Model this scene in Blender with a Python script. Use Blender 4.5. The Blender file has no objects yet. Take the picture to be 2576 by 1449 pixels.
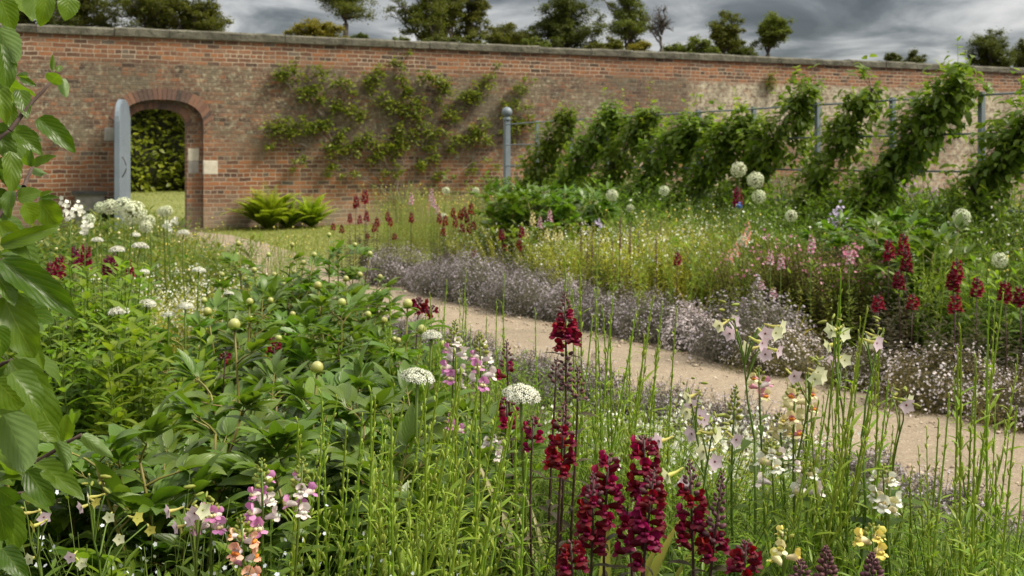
import bpy, math, random
import numpy as np
from mathutils import Vector, Matrix

# ---------------------------------------------------------------- camera, world, sun, exposure
SC = bpy.context.scene
COL = SC.collection
EYE, FPX, CX, HOR = 1.35, 2862.0, 1288.0, 399.0
cam_d = bpy.data.cameras.new('camera')
cam_d.lens = 40.0
cam_d.sensor_width = 36.0
cam_d.shift_y = -0.1264
cam_d.clip_start = 0.05
cam_d.clip_end = 2000
cam_d.dof.use_dof = True
cam_d.dof.focus_distance = 2.05
cam_d.dof.aperture_fstop = 11.0
cam = bpy.data.objects.new('camera', cam_d)
cam.location = (0, 0, EYE)
cam.rotation_euler = (math.radians(90), 0, 0)
COL.objects.link(cam)
SC.camera = cam

SUN_EL, SUN_AZ = math.radians(50), math.radians(97)     # azimuth clockwise from +Y
world = bpy.data.worlds.new('World')
SC.world = world
world.use_nodes = True
wn, wl = world.node_tree.nodes, world.node_tree.links
wn.clear()


def N(nt, kind, **kw):
    n = nt.nodes.new(kind)
    for k, v in kw.items():
        if k in n.inputs:
            n.inputs[k].default_value = v
        else:
            setattr(n, k, v)
    return n


def ramp(nt, fac, stops, interp='LINEAR'):
    r = nt.nodes.new('ShaderNodeValToRGB')
    r.color_ramp.interpolation = interp
    el = r.color_ramp.elements
    while len(el) < len(stops):
        el.new(0.5)
    for e, (p, c) in zip(el, stops):
        e.position = p
        e.color = (c[0], c[1], c[2], 1) if not isinstance(c, (int, float)) else (c, c, c, 1)
    if fac is not None:
        nt.links.new(fac, r.inputs[0])
    return r.outputs[0]


def math_(nt, op, a, b=None, c=None, clamp=False):
    n = nt.nodes.new('ShaderNodeMath')
    n.operation = op
    n.use_clamp = clamp
    for i, v in enumerate((a, b, c)):
        if v is None:
            continue
        if isinstance(v, (int, float)):
            n.inputs[i].default_value = v
        else:
            nt.links.new(v, n.inputs[i])
    return n.outputs[0]


def mix(nt, fac, a, b, mode='MIX'):
    n = nt.nodes.new('ShaderNodeMix')
    n.data_type = 'RGBA'
    n.blend_type = mode
    n.clamp_factor = True
    for i, v in ((0, fac), (6, a), (7, b)):
        if isinstance(v, (int, float)):
            n.inputs[i].default_value = v if i == 0 else (v, v, v, 1)
        elif isinstance(v, (tuple, list)):
            n.inputs[i].default_value = (v[0], v[1], v[2], 1)
        else:
            nt.links.new(v, n.inputs[i])
    return n.outputs[2]


def noise(nt, vec, scale, detail=4, rough=0.55, dist=0.0, out='Fac'):
    n = N(nt, 'ShaderNodeTexNoise', Scale=scale, Detail=detail, Roughness=rough, Distortion=dist)
    if vec is not None:
        nt.links.new(vec, n.inputs['Vector'])
    return n.outputs[0 if out == 'Fac' else 1]


wt = world.node_tree
sky = N(wt, 'ShaderNodeTexSky')
sky.sky_type = 'NISHITA'
sky.sun_disc = False
sky.sun_elevation = SUN_EL
sky.sun_rotation = SUN_AZ
tc = N(wt, 'ShaderNodeTexCoord')
sx = N(wt, 'ShaderNodeSeparateXYZ')
wl.new(tc.outputs['Generated'], sx.inputs[0])
zc = math_(wt, 'MAXIMUM', sx.outputs[2], 0.0)
den = math_(wt, 'ADD', zc, 0.20)
cv = N(wt, 'ShaderNodeCombineXYZ')
wl.new(math_(wt, 'DIVIDE', sx.outputs[0], den), cv.inputs[0])
wl.new(math_(wt, 'DIVIDE', sx.outputs[1], den), cv.inputs[1])
cl = noise(wt, cv.outputs[0], 2.1, 8, 0.55, 0.6)
cl2 = noise(wt, cv.outputs[0], 0.8, 3, 0.5, 0.3)
cf = math_(wt, 'ADD', math_(wt, 'MULTIPLY', cl, 0.6), math_(wt, 'MULTIPLY', cl2, 0.4))
cloud = ramp(wt, cf, [(0.385, (0.055, 0.060, 0.062)), (0.435, (0.092, 0.099, 0.101)), (0.48, (0.165, 0.171, 0.170)),
                      (0.53, (0.29, 0.29, 0.28)), (0.60, (0.45, 0.44, 0.415))])
# lighter just above the horizon, brightest high overhead where the cloud is thin
low = ramp(wt, zc, [(0.0, (1.7, 1.65, 1.55)), (0.045, (1.25, 1.24, 1.2)), (0.09, (0.95, 0.95, 0.97)), (0.14, (0.8, 0.81, 0.84)),
                    (0.30, (1.6, 1.6, 1.55)), (0.7, (3.6, 3.5, 3.25))])
cloud = mix(wt, 1.0, cloud, low, 'MULTIPLY')
skyd = mix(wt, 1.0, sky.outputs[0], (0.1, 0.1, 0.1), 'MULTIPLY')
allsky = mix(wt, 0.94, skyd, cloud)
bg = N(wt, 'ShaderNodeBackground', Strength=1.0)
wl.new(allsky, bg.inputs[0])
wo = N(wt, 'ShaderNodeOutputWorld')
wl.new(bg.outputs[0], wo.inputs[0])

sun_d = bpy.data.lights.new('sun', 'SUN')
sun_d.energy = 3.3
sun_d.angle = math.radians(20)
sun_d.color = (1.0, 0.92, 0.78)
sun = bpy.data.objects.new('sun', sun_d)
sdir = Vector((math.sin(SUN_AZ) * math.cos(SUN_EL), math.cos(SUN_AZ) * math.cos(SUN_EL), math.sin(SUN_EL)))
sun.rotation_euler = sdir.to_track_quat('Z', 'Y').to_euler()
sun.location = sdir * 50
COL.objects.link(sun)

SC.view_settings.view_transform = 'Standard'
SC.view_settings.look = 'None'
SC.view_settings.exposure = 1.0
SC.view_settings.gamma = 1
SC.render.engine = 'CYCLES'
SC.cycles.max_bounces = 6
SC.cycles.diffuse_bounces = 3
SC.cycles.glossy_bounces = 2
SC.cycles.transmission_bounces = 4
SC.cycles.transparent_max_bounces = 4
SC.cycles.use_denoising = True
SC.cycles.sample_clamp_indirect = 6

rng = np.random.default_rng(7)
random.seed(7)
U = lambda a, b: float(rng.uniform(a, b))


# ---------------------------------------------------------------- mesh building helpers
class MB:
    """Collects points, faces, material slots and a leaf coordinate per point; builds one mesh object."""

    def __init__(s):
        s.V, s.A, s.F, s.n = [], [], [], 0

    def add(s, V, faces, mat=0, A=None):
        V = np.asarray(V, float).reshape(-1, 3)
        s.V.append(V)
        s.A.append(np.zeros((len(V), 3)) if A is None else np.asarray(A, float))
        if not isinstance(faces, dict):
            d = {}
            for f in faces:
                d.setdefault(len(f), []).append(f)
            faces = {k: np.array(v) for k, v in d.items()}
        for k, f in faces.items():
            s.F.append((f + s.n, mat))
        s.n += len(V)
        return s

    def inst(s, tpl, M, T, mat=0):
        """tpl placed at T (N,3) with matrices M (N,3,3), columns are the local axes."""
        V, F, A = tpl
        M = np.asarray(M, float).reshape(-1, 3, 3)
        T = np.asarray(T, float).reshape(-1, 3)
        n, k = len(T), len(V)
        if n == 0:
            return s
        W = np.einsum('nij,kj->nki', M, V) + T[:, None, :]
        s.V.append(W.reshape(-1, 3))
        AA = np.tile(A, (n, 1))
        AA[:, 2] = np.repeat(rng.random(n), k)
        s.A.append(AA)
        off = s.n + np.arange(n)[:, None, None] * k
        for kk, f in F.items():
            fm = f[None] + off
            s.F.append((fm.reshape(-1, kk), mat))
        s.n += n * k
        return s

    def build(s, name, mats, parent=None, smooth=True):
        me = bpy.data.meshes.new(name)
        V = np.concatenate(s.V)
        me.vertices.add(len(V))
        me.vertices.foreach_set('co', V.astype(np.float32).ravel())
        li = np.concatenate([f.ravel() for f, _ in s.F]).astype(np.int32)
        tot = np.concatenate([np.full(len(f), f.shape[1]) for f, _ in s.F]).astype(np.int32)
        mi = np.concatenate([np.full(len(f), m) for f, m in s.F]).astype(np.int32)
        st = np.concatenate([[0], np.cumsum(tot)[:-1]]).astype(np.int32)
        me.loops.add(len(li))
        me.loops.foreach_set('vertex_index', li)
        me.polygons.add(len(tot))
        me.polygons.foreach_set('loop_start', st)
        me.polygons.foreach_set('loop_total', tot)
        me.polygons.foreach_set('material_index', mi)
        me.polygons.foreach_set('use_smooth', np.full(len(tot), bool(smooth)))
        at = me.attributes.new('lf', 'FLOAT_VECTOR', 'POINT')
        at.data.foreach_set('vector', np.concatenate(s.A).astype(np.float32).ravel())
        for m in (mats if isinstance(mats, (list, tuple)) else [mats]):
            me.materials.append(m)
        me.update(calc_edges=True)
        o = bpy.data.objects.new(name, me)
        COL.objects.link(o)
        if parent is not None:
            o.parent = parent
        return o

    # ---- simple solids
    def box(s, lo, hi, mat=0):
        (x0, y0, z0), (x1, y1, z1) = lo, hi
        V = [(x0, y0, z0), (x1, y0, z0), (x1, y1, z0), (x0, y1, z0), (x0, y0, z1), (x1, y0, z1), (x1, y1, z1), (x0, y1, z1)]
        return s.add(V, [(0, 3, 2, 1), (4, 5, 6, 7), (0, 1, 5, 4), (1, 2, 6, 5), (2, 3, 7, 6), (3, 0, 4, 7)], mat)

    def tube(s, P, R, n=5, mat=0, cap=True):
        P = np.asarray(P, float)
        R = np.broadcast_to(np.asarray(R, float), (len(P),))
        T = np.gradient(P, axis=0)
        T /= np.linalg.norm(T, axis=1)[:, None] + 1e-9
        ref = np.array([0, 0, 1.0]) if abs(T[0][2]) < .9 else np.array([1.0, 0, 0])
        X = np.cross(T, ref)
        X /= np.linalg.norm(X, axis=1)[:, None] + 1e-9
        Y = np.cross(T, X)
        a = np.arange(n) * 2 * np.pi / n
        ring = P[:, None] + R[:, None, None] * (np.cos(a)[None, :, None] * X[:, None] + np.sin(a)[None, :, None] * Y[:, None])
        m = len(P)
        f = []
        for i in range(m - 1):
            for j in range(n):
                f.append((i * n + j, i * n + (j + 1) % n, (i + 1) * n + (j + 1) % n, (i + 1) * n + j))
        faces = {4: np.array(f)}
        if cap and n > 2:
            faces[n] = np.concatenate([faces[n], [list(range((m - 1) * n, m * n))]]) if n in faces else np.array([list(range((m - 1) * n, m * n))])
        return s.add(ring.reshape(-1, 3), faces, mat)

    def lathe(s, prof, n=12, at=(0, 0, 0), mat=0):
        prof = np.array(prof, float)
        a = np.arange(n) * 2 * np.pi / n
        V = np.stack([prof[:, None, 0] * np.cos(a), prof[:, None, 0] * np.sin(a), np.repeat(prof[:, 1:2], n, 1)], -1).reshape(-1, 3) + np.array(at)
        f = [(i * n + j, i * n + (j + 1) % n, (i + 1) * n + (j + 1) % n, (i + 1) * n + j) for i in range(len(prof) - 1) for j in range(n)]
        return s.add(V, f, mat)


def frames(D, roll=None, up=(0, 0, 1)):
    """Rotation matrices whose local y follows D, local z leans to up; roll turns about y."""
    D = np.asarray(D, float).reshape(-1, 3)
    Y = D / (np.linalg.norm(D, axis=1)[:, None] + 1e-9)
    up = np.broadcast_to(np.asarray(up, float), Y.shape)
    X = np.cross(Y, up)
    ln = np.linalg.norm(X, axis=1)
    bad = ln < 1e-3
    X[bad] = np.array([1.0, 0, 0])
    X /= np.linalg.norm(X, axis=1)[:, None]
    Z = np.cross(X, Y)
    if roll is not None:
        roll = np.broadcast_to(np.asarray(roll, float), (len(Y),))
        c, sn = np.cos(roll)[:, None], np.sin(roll)[:, None]
        X, Z = X * c + Z * sn, -X * sn + Z * c
    return np.stack([X, Y, Z], -1)


def sc(M, k):
    k = np.asarray(k, float)
    return M * (k[:, None, None] if k.ndim == 1 else (k[:, None, :] if k.ndim == 2 else k))


def prof_fn(kind):
    return {
        'lance': lambda t: np.sin(np.pi * t ** 0.75) ** 0.9,
        'ovate': lambda t: np.sin(np.pi * t ** 0.62) ** 0.75,
        'obov': lambda t: np.sin(np.pi * t ** 1.25) ** 0.8,
        'strap': lambda t: np.minimum(1, 6 * t + .4) * (1 - t ** 3),
        'round': lambda t: np.sin(np.pi * np.clip(t * .93 + .05, 0, 1) ** 1.15) ** 0.55,
        'grass': lambda t: (1 - t) ** 0.7 * np.minimum(1, 8 * t + .5),
    }[kind]


def leaf(kind='lance', w=0.3, nl=4, nw=1, curl=0.6, fold=0.25, wave=0.0, serr=0.0, start=0.0, side=0.0):
    """One leaf of length 1 along +y (local z is its upper face); nw columns each side of the midrib."""
    fn = prof_fn(kind)
    t = np.linspace(0, 1, nl + 1)
    ang = start - curl * t ** 1.3
    dy, dz = np.cos(ang), np.sin(ang)
    y = np.concatenate([[0], np.cumsum((dy[1:] + dy[:-1]) / 2 / nl)])
    z = np.concatenate([[0], np.cumsum((dz[1:] + dz[:-1]) / 2 / nl)])
    xs = side * t ** 2
    us = np.linspace(-1, 1, 2 * nw + 1)
    V, A, idx = [], [], []
    for i, ti in enumerate(t):
        if i in (0, nl):
            idx.append([len(V)])
            V.append((xs[i], y[i], z[i]))
            A.append((0, ti, 0))
            continue
        hw = w / 2 * float(fn(np.array(ti)))
        row = []
        for u in us:
            hu = hw * (1 + (serr * (1 if i % 2 else -1) if abs(u) == 1 else 0))
            row.append(len(V))
            zz = fold * abs(u) * hw * 1.0 + wave * w * math.sin(ti * 15 + u * 2) * abs(u)
            V.append((xs[i] + u * hu, y[i] - zz * math.sin(ang[i]), z[i] + zz * math.cos(ang[i])))
            A.append((u, ti, 0))
        idx.append(row)
    tri, quad = [], []
    m = 2 * nw
    for j in range(m):
        tri.append((idx[0][0], idx[1][j + 1], idx[1][j]))
        tri.append((idx[nl][0], idx[nl - 1][j], idx[nl - 1][j + 1]))
        for i in range(1, nl - 1):
            quad.append((idx[i][j], idx[i][j + 1], idx[i + 1][j + 1], idx[i + 1][j]))
    F = {3: np.array(tri)}
    if quad:
        F[4] = np.array(quad)
    return np.array(V), F, np.array(A)


def blob(rx, ry, rz, nu=6, nv=4):
    """Closed ellipsoid template, long axis y."""
    V = [(0, -ry, 0)]
    for i in range(1, nv):
        th = math.pi * i / nv
        for j in range(nu):
            a = 2 * math.pi * j / nu
            V.append((rx * math.sin(th) * math.cos(a), -ry * math.cos(th), rz * math.sin(th) * math.sin(a)))
    V.append((0, ry, 0))
    tri, quad = [], []
    for j in range(nu):
        tri.append((0, 1 + (j + 1) % nu, 1 + j))
        b = 1 + (nv - 2) * nu
        tri.append((len(V) - 1, b + j, b + (j + 1) % nu))
        for i in range(nv - 2):
            quad.append((1 + i * nu + j, 1 + i * nu + (j + 1) % nu, 1 + (i + 1) * nu + (j + 1) % nu, 1 + (i + 1) * nu + j))
    F = {3: np.array(tri)}
    if quad:
        F[4] = np.array(quad)
    return np.array(V, float), F, np.zeros((len(V), 3))


def sph_dirs(n, zmin=-1.0, zmax=1.0):
    z = rng.uniform(zmin, zmax, n)
    a = rng.uniform(0, 2 * np.pi, n)
    r = np.sqrt(np.maximum(0, 1 - z * z))
    return np.stack([r * np.cos(a), r * np.sin(a), z], -1)


def Z3(x, y, z):
    return np.stack(np.broadcast_arrays(np.asarray(x, float), np.asarray(y, float), np.asarray(z, float)), -1)


# ---------------------------------------------------------------- materials
def new_mat(name):
    m = bpy.data.materials.new(name)
    m.use_nodes = True
    m.node_tree.nodes.clear()
    return m, m.node_tree


def leaf_mat(name, c1, c2, trans=0.4, rough=0.45, tint=(1.35, 1.45, 0.75), back=1.15, vein=None, spec=0.3, vary=0.12, tip=None, back_col=None):
    """Leaf or petal: colour between c1 and c2 per leaf, light passing through, paler underside, optional veins."""
    if c1[1] > c1[0] and c1[1] > c1[2] * 1.8:
        c1, c2 = [(c[0] * 1.16, c[1], c[2] * .72) for c in (c1, c2)]
    m, nt = new_mat(name)
    geo = N(nt, 'ShaderNodeNewGeometry')
    oi = N(nt, 'ShaderNodeObjectInfo')
    at = N(nt, 'ShaderNodeAttribute', attribute_name='lf')
    sp = N(nt, 'ShaderNodeSeparateXYZ')
    nt.links.new(at.outputs['Vector'], sp.inputs[0])
    col = mix(nt, geo.outputs['Random Per Island'], c1, c2)
    tco = N(nt, 'ShaderNodeTexCoord')
    col = mix(nt, math_(nt, 'MULTIPLY', noise(nt, tco.outputs['Object'], 45, 3), 0.35), col, (c1[0] * .55, c1[1] * .6, c1[2] * .5))
    if tip:
        col = mix(nt, ramp(nt, sp.outputs[1], [(0.35, 0), (0.9, 1)]), col, tip)
    bump = None
    if vein:
        au = math_(nt, 'ABSOLUTE', sp.outputs[0])
        mid = math_(nt, 'LESS_THAN', au, vein[1])
        ph = math_(nt, 'SUBTRACT', sp.outputs[1], math_(nt, 'MULTIPLY', au, vein[3]))
        fr = math_(nt, 'FRACT', math_(nt, 'MULTIPLY', ph, vein[2]))
        lat = math_(nt, 'LESS_THAN', math_(nt, 'ABSOLUTE', math_(nt, 'SUBTRACT', fr, 0.5)), 0.05)
        vv = math_(nt, 'MAXIMUM', mid, math_(nt, 'MULTIPLY', lat, 0.5))
        col = mix(nt, math_(nt, 'MULTIPLY', vv, 0.45), col, vein[0])
        bw = math_(nt, 'ABSOLUTE', math_(nt, 'SUBTRACT', fr, 0.5))
        bn = N(nt, 'ShaderNodeBump', Strength=0.2, Distance=0.003)
        nt.links.new(math_(nt, 'ADD', math_(nt, 'MULTIPLY', bw, 1.4), math_(nt, 'MULTIPLY', mid, -0.6)), bn.inputs['Height'])
        bump = bn.outputs[0]
    hv = N(nt, 'ShaderNodeHueSaturation')
    nt.links.new(col, hv.inputs['Color'])
    nt.links.new(math_(nt, 'ADD', math_(nt, 'MULTIPLY', oi.outputs['Random'], 2 * vary), 1 - vary), hv.inputs['Value'])
    nt.links.new(math_(nt, 'ADD', math_(nt, 'MULTIPLY', oi.outputs['Random'], 0.03), 0.485), hv.inputs['Hue'])
    col = hv.outputs[0]
    front = col
    if back != 1:
        bc = back_col or mix(nt, 1.0, col, (back, back, back * 1.05), 'MULTIPLY')
        col = mix(nt, geo.outputs['Backfacing'], col, bc)
    p = N(nt, 'ShaderNodeBsdfPrincipled', Roughness=rough)
    p.inputs['Specular IOR Level'].default_value = spec
    nt.links.new(col, p.inputs['Base Color'])
    if bump:
        nt.links.new(bump, p.inputs['Normal'])
    out = N(nt, 'ShaderNodeOutputMaterial')
    if trans > 0:
        tr = N(nt, 'ShaderNodeBsdfTranslucent')
        nt.links.new(mix(nt, 1.0, front, tint, 'MULTIPLY'), tr.inputs['Color'])
        mx = N(nt, 'ShaderNodeMixShader', Fac=trans)
        nt.links.new(p.outputs[0], mx.inputs[1])
        nt.links.new(tr.outputs[0], mx.inputs[2])
        nt.links.new(mx.outputs[0], out.inputs[0])
    else:
        nt.links.new(p.outputs[0], out.inputs[0])
    return m


def plain_mat(name, c1, c2=None, scale=6, rough=0.8, bump=0.3, dist=0.01, metal=0.0, detail=6, c3=None, spec=0.3):
    m, nt = new_mat(name)
    tco = N(nt, 'ShaderNodeTexCoord')
    f = noise(nt, tco.outputs['Object'], scale, detail, 0.6)
    col = mix(nt, ramp(nt, f, [(0.35, 0), (0.65, 1)]), c1, c2 or c1)
    if c3:
        f3 = noise(nt, tco.outputs['Object'], scale * 3.7, 5, 0.65)
        col = mix(nt, ramp(nt, f3, [(0.55, 0), (0.68, 1)]), col, c3)
    p = N(nt, 'ShaderNodeBsdfPrincipled', Roughness=rough, Metallic=metal)
    p.inputs['Specular IOR Level'].default_value = spec
    nt.links.new(col, p.inputs['Base Color'])
    if bump:
        b = N(nt, 'ShaderNodeBump', Strength=bump, Distance=dist)
        nt.links.new(noise(nt, tco.outputs['Object'], scale * 4, 6, 0.65), b.inputs['Height'])
        nt.links.new(b.outputs[0], p.inputs['Normal'])
    out = N(nt, 'ShaderNodeOutputMaterial')
    nt.links.new(p.outputs[0], out.inputs[0])
    return m


# ---------------------------------------------------------------- scene-graph helpers
def tag(o, label=None, cat=None, group=None, kind=None):
    if label:
        o['label'] = label
    if cat:
        o['category'] = cat
    if group:
        o['group'] = group
    if kind:
        o['kind'] = kind
    return o


def thing(name, label, cat, loc, rotz=0.0, group=None, scale=1.0):
    o = bpy.data.objects.new(name, None)
    o.empty_display_size = 0.05
    COL.objects.link(o)
    o.location = loc
    o.rotation_euler = (0, 0, rotz)
    o.scale = (scale,) * 3
    return tag(o, label, cat, group, 'thing')


KIDS = {}


def dup(root, loc, rotz=0.0, scale=1.0, label=None, group=None, tilt=(0, 0)):
    """Copy a thing with its parts and sub-parts (meshes shared)."""
    r = root.copy()
    COL.objects.link(r)
    r.location = loc
    r.rotation_euler = (tilt[0], tilt[1], rotz)
    r.scale = (scale,) * 3 if isinstance(scale, (int, float)) else scale
    if label:
        r['label'] = label
    if group:
        r['group'] = group
    if root.name not in KIDS:
        KIDS[root.name] = [(c, list(c.children)) for c in root.children]
    for ch, gs in KIDS[root.name]:
        c = ch.copy()
        COL.objects.link(c)
        c.parent = r
        for g in gs:
            d = g.copy()
            COL.objects.link(d)
            d.parent = c
    return r


def at(px, py, Y):
    return np.array([(px - CX) / FPX * Y, Y, EYE - (py - HOR) / FPX * Y])


def ground(px, py):
    Y = EYE * FPX / (py - HOR)
    return np.array([(px - CX) / FPX * Y, Y, 0.0])


def under(px, py, h):
    """Ground point under something of height h seen at pixel px, py."""
    Y = (EYE - h) * FPX / (py - HOR)
    return np.array([(px - CX) / FPX * Y, Y, 0.0])

# ================================================================ THE SETTING
# path frame: PD runs away along the path, PN points across it to the right
PD = np.array([-0.509, 0.861])
PN = np.array([0.861, 0.509])
ab = lambda a, b: PD * a + PN * b


def sheet(name, pts, z, mat, kind='structure'):
    mb = MB()
    mb.add([(p[0], p[1], z) for p in pts], [tuple(range(len(pts)))])
    o = mb.build(name, mat, smooth=False)
    o['kind'] = kind
    return o


# --- ground sheet: dark soil, rising gently far beyond the wall
m_soil = plain_mat('soil', (0.045, 0.032, 0.022), (0.085, 0.062, 0.042), 3.0, 0.95, 0.8, 0.03, c3=(0.11, 0.085, 0.06))
gx = np.array([-500, -120, -60, -30, -20, -14, -10, -6, -2, 2, 6, 10, 16, 24, 40, 80, 160, 500.0])
gy = np.array([-60, -10, 0, 4, 8, 12, 16, 20, 24, 27, 30, 33, 40, 60, 110, 300, 900.0])
GXX, GYY = np.meshgrid(gx, gy)


def hill(x, y):
    s = (y * 0.915 - x * 0.404) - 22.6       # metres behind the wall line
    return np.clip(s - 0.5, 0, 12) * 0.034


mb = MB()
nx, ny = len(gx), len(gy)
mb.add(Z3(GXX, GYY, hill(GXX, GYY)).reshape(-1, 3),
       [(j * nx + i, j * nx + i + 1, (j + 1) * nx + i + 1, (j + 1) * nx + i) for j in range(ny - 1) for i in range(nx - 1)])
o = mb.build('ground', m_soil)
o['kind'] = 'structure'

# --- wall geometry
W0 = np.array([-8.82, 20.55])
WA = math.atan2(9.95, 22.53)
WD = np.array([math.cos(WA), math.sin(WA)])
WN = np.array([-WD[1], WD[0]])               # into the wall, away from the camera
WH = 3.635


def wall_s(px):
    u = (px - CX) / FPX
    return (u * W0[1] - W0[0]) / (WD[0] - u * WD[1])


def wall_pt(s, d=0.0):
    return W0 + WD * s + WN * d


def wall_at(px, py, d=0.0):
    s = wall_s(px)
    Y = W0[1] + s * WD[1]
    return s, EYE - (py - HOR) / FPX * Y


def brick_mat(name, weather=True):
    m, nt = new_mat(name)
    L = nt.links.new
    tco = N(nt, 'ShaderNodeTexCoord')
    sp = N(nt, 'ShaderNodeSeparateXYZ')
    L(tco.outputs['Object'], sp.inputs[0])
    cb = N(nt, 'ShaderNodeCombineXYZ')
    L(math_(nt, 'ADD', sp.outputs[0], sp.outputs[1]), cb.inputs[0])
    L(sp.outputs[2], cb.inputs[1])
    wob = N(nt, 'ShaderNodeVectorMath', operation='SUBTRACT')
    L(noise(nt, cb.outputs[0], 3.0, 3, 0.6, 0, 'Color'), wob.inputs[0])
    wob.inputs[1].default_value = (0.5, 0.5, 0.5)
    wb = N(nt, 'ShaderNodeVectorMath', operation='MULTIPLY_ADD')
    L(wob.outputs[0], wb.inputs[0])
    wb.inputs[1].default_value = (0.035, 0.05, 0)
    L(cb.outputs[0], wb.inputs[2])
    br = N(nt, 'ShaderNodeTexBrick')
    br.offset, br.offset_frequency, br.squash, br.squash_frequency = 0.5, 2, 0.52, 4
    for k, v in (('Color1', (0, 0, 0, 1)), ('Color2', (1, 1, 1, 1)), ('Mortar', (0, 0, 0, 1)), ('Scale', 1.0),
                 ('Mortar Size', 0.0105), ('Mortar Smooth', 0.35), ('Bias', 0.0), ('Brick Width', 0.24), ('Row Height', 0.0825)):
        br.inputs[k].default_value = v
    L(wb.outputs[0], br.inputs['Vector'])
    tint = br.outputs['Color']
    mort = br.outputs['Fac']
    orange = ramp(nt, tint, [(0.0, (0.085, 0.05, 0.042)), (0.2, (0.20, 0.080, 0.047)), (0.48, (0.305, 0.118, 0.057)),
                             (0.72, (0.40, 0.160, 0.068)), (0.88, (0.27, 0.155, 0.11)), (1.0, (0.09, 0.078, 0.073))])
    brown = ramp(nt, tint, [(0.0, (0.060, 0.044, 0.036)), (0.25, (0.125, 0.078, 0.058)), (0.6, (0.185, 0.108, 0.075)),
                            (0.85, (0.29, 0.120, 0.058)), (1.0, (0.19, 0.16, 0.13))])
    n1 = noise(nt, cb.outputs[0], 0.55, 5, 0.6, 0.4)
    n2 = noise(nt, cb.outputs[0], 1.7, 6, 0.65, 0.3)
    n3 = noise(nt, cb.outputs[0], 9.0, 6, 0.7, 0.2)
    n4 = noise(nt, cb.outputs[0], 26.0, 4, 0.6)
    z = sp.outputs[2]
    # bands of weather: bright recent courses at the top, dark lichened middle, clean red lower half, pale damp foot
    top = ramp(nt, math_(nt, 'ADD', math_(nt, 'DIVIDE', z, 4.0), math_(nt, 'MULTIPLY', math_(nt, 'SUBTRACT', n1, 0.5), 0.05)),
               [(0.77, 0), (0.80, 1)])
    midb = ramp(nt, math_(nt, 'ADD', math_(nt, 'DIVIDE', z, 4.0), math_(nt, 'MULTIPLY', math_(nt, 'SUBTRACT', n1, 0.5), 0.5)),
                [(0.29, 0), (0.46, 1)])
    old = math_(nt, 'MULTIPLY', midb, math_(nt, 'SUBTRACT', 1.0, top), clamp=True)
    topmix = ramp(nt, n2, [(0.44, 1), (0.54, 0)])
    col = mix(nt, math_(nt, 'MULTIPLY', old, 0.92), orange, brown)
    col = mix(nt, math_(nt, 'MULTIPLY', math_(nt, 'MULTIPLY', top, topmix), 0.75), col, brown)
    col = mix(nt, math_(nt, 'MULTIPLY', ramp(nt, n4, [(0.45, 0), (0.75, 1)]), 0.45), col, (0.10, 0.07, 0.055))
    mcol = mix(nt, ramp(nt, n2, [(0.35, 0), (0.65, 1)]), (0.52, 0.43, 0.33), (0.34, 0.27, 0.20))
    mcol = mix(nt, math_(nt, 'MULTIPLY', old, 0.9), mcol, (0.165, 0.125, 0.095))
    col = mix(nt, mort, col, mcol)
    col = mix(nt, math_(nt, 'MULTIPLY', ramp(nt, math_(nt, 'DIVIDE', sp.outputs[0], 30.0), [(0.30, 0), (0.62, 1)]), math_(nt, 'MULTIPLY', math_(nt, 'SUBTRACT', 1.0, top), math_(nt, 'ADD', 0.15, math_(nt, 'MULTIPLY', n2, 0.5)))), col, (0.22, 0.175, 0.135))
    # lichen and soot
    soot = math_(nt, 'MULTIPLY', ramp(nt, n2, [(0.44, 0), (0.60, 1)]), math_(nt, 'ADD', math_(nt, 'MULTIPLY', old, 0.65), 0.20))
    col = mix(nt, soot, col, (0.175, 0.150, 0.108))
    lich = math_(nt, 'MULTIPLY', ramp(nt, n3, [(0.53, 0), (0.64, 1)]), math_(nt, 'ADD', math_(nt, 'MULTIPLY', old, 0.65), 0.25))
    lich = math_(nt, 'MULTIPLY', lich, ramp(nt, n1, [(0.35, 0.25), (0.6, 1)]))
    col = mix(nt, lich, col, (0.42, 0.41, 0.30))
    n5 = noise(nt, cb.outputs[0], 15.0, 7, 0.75, 0.5)
    col = mix(nt, math_(nt, 'MULTIPLY', ramp(nt, n5, [(0.55, 0), (0.63, 1)]), math_(nt, 'ADD', math_(nt, 'MULTIPLY', old, 0.55), 0.14)), col, (0.40, 0.36, 0.27))
    col = mix(nt, math_(nt, 'MULTIPLY', ramp(nt, n5, [(0.36, 1), (0.44, 0)]), math_(nt, 'ADD', math_(nt, 'MULTIPLY', old, 0.6), 0.18)), col, (0.075, 0.055, 0.045))
    # old limewash left in patches further along
    far = ramp(nt, math_(nt, 'DIVIDE', sp.outputs[0], 30.0), [(0.36, 0), (0.46, 1)])
    lime = math_(nt, 'MULTIPLY', math_(nt, 'MULTIPLY', ramp(nt, n1, [(0.47, 0), (0.60, 1)]), far), ramp(nt, n3, [(0.38, 0), (0.55, 0.8)]))
    lime = math_(nt, 'MULTIPLY', lime, math_(nt, 'SUBTRACT', 1.0, top), clamp=True)
    col = mix(nt, lime, col, (0.55, 0.51, 0.40))
    foot = ramp(nt, math_(nt, 'ADD', z, math_(nt, 'MULTIPLY', n2, 0.5)), [(0.45, 1), (0.95, 0)])
    col = mix(nt, math_(nt, 'MULTIPLY', foot, 0.6), col, (0.30, 0.255, 0.19))
    col = mix(nt, 1.0, col, mix(nt, ramp(nt, n1, [(0.3, 0), (0.7, 1)]), (0.70, 0.70, 0.68), (0.96, 0.93, 0.88)), 'MULTIPLY')
    p = N(nt, 'ShaderNodeBsdfPrincipled', Roughness=0.92)
    p.inputs['Specular IOR Level'].default_value = 0.2
    L(col, p.inputs['Base Color'])
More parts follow.
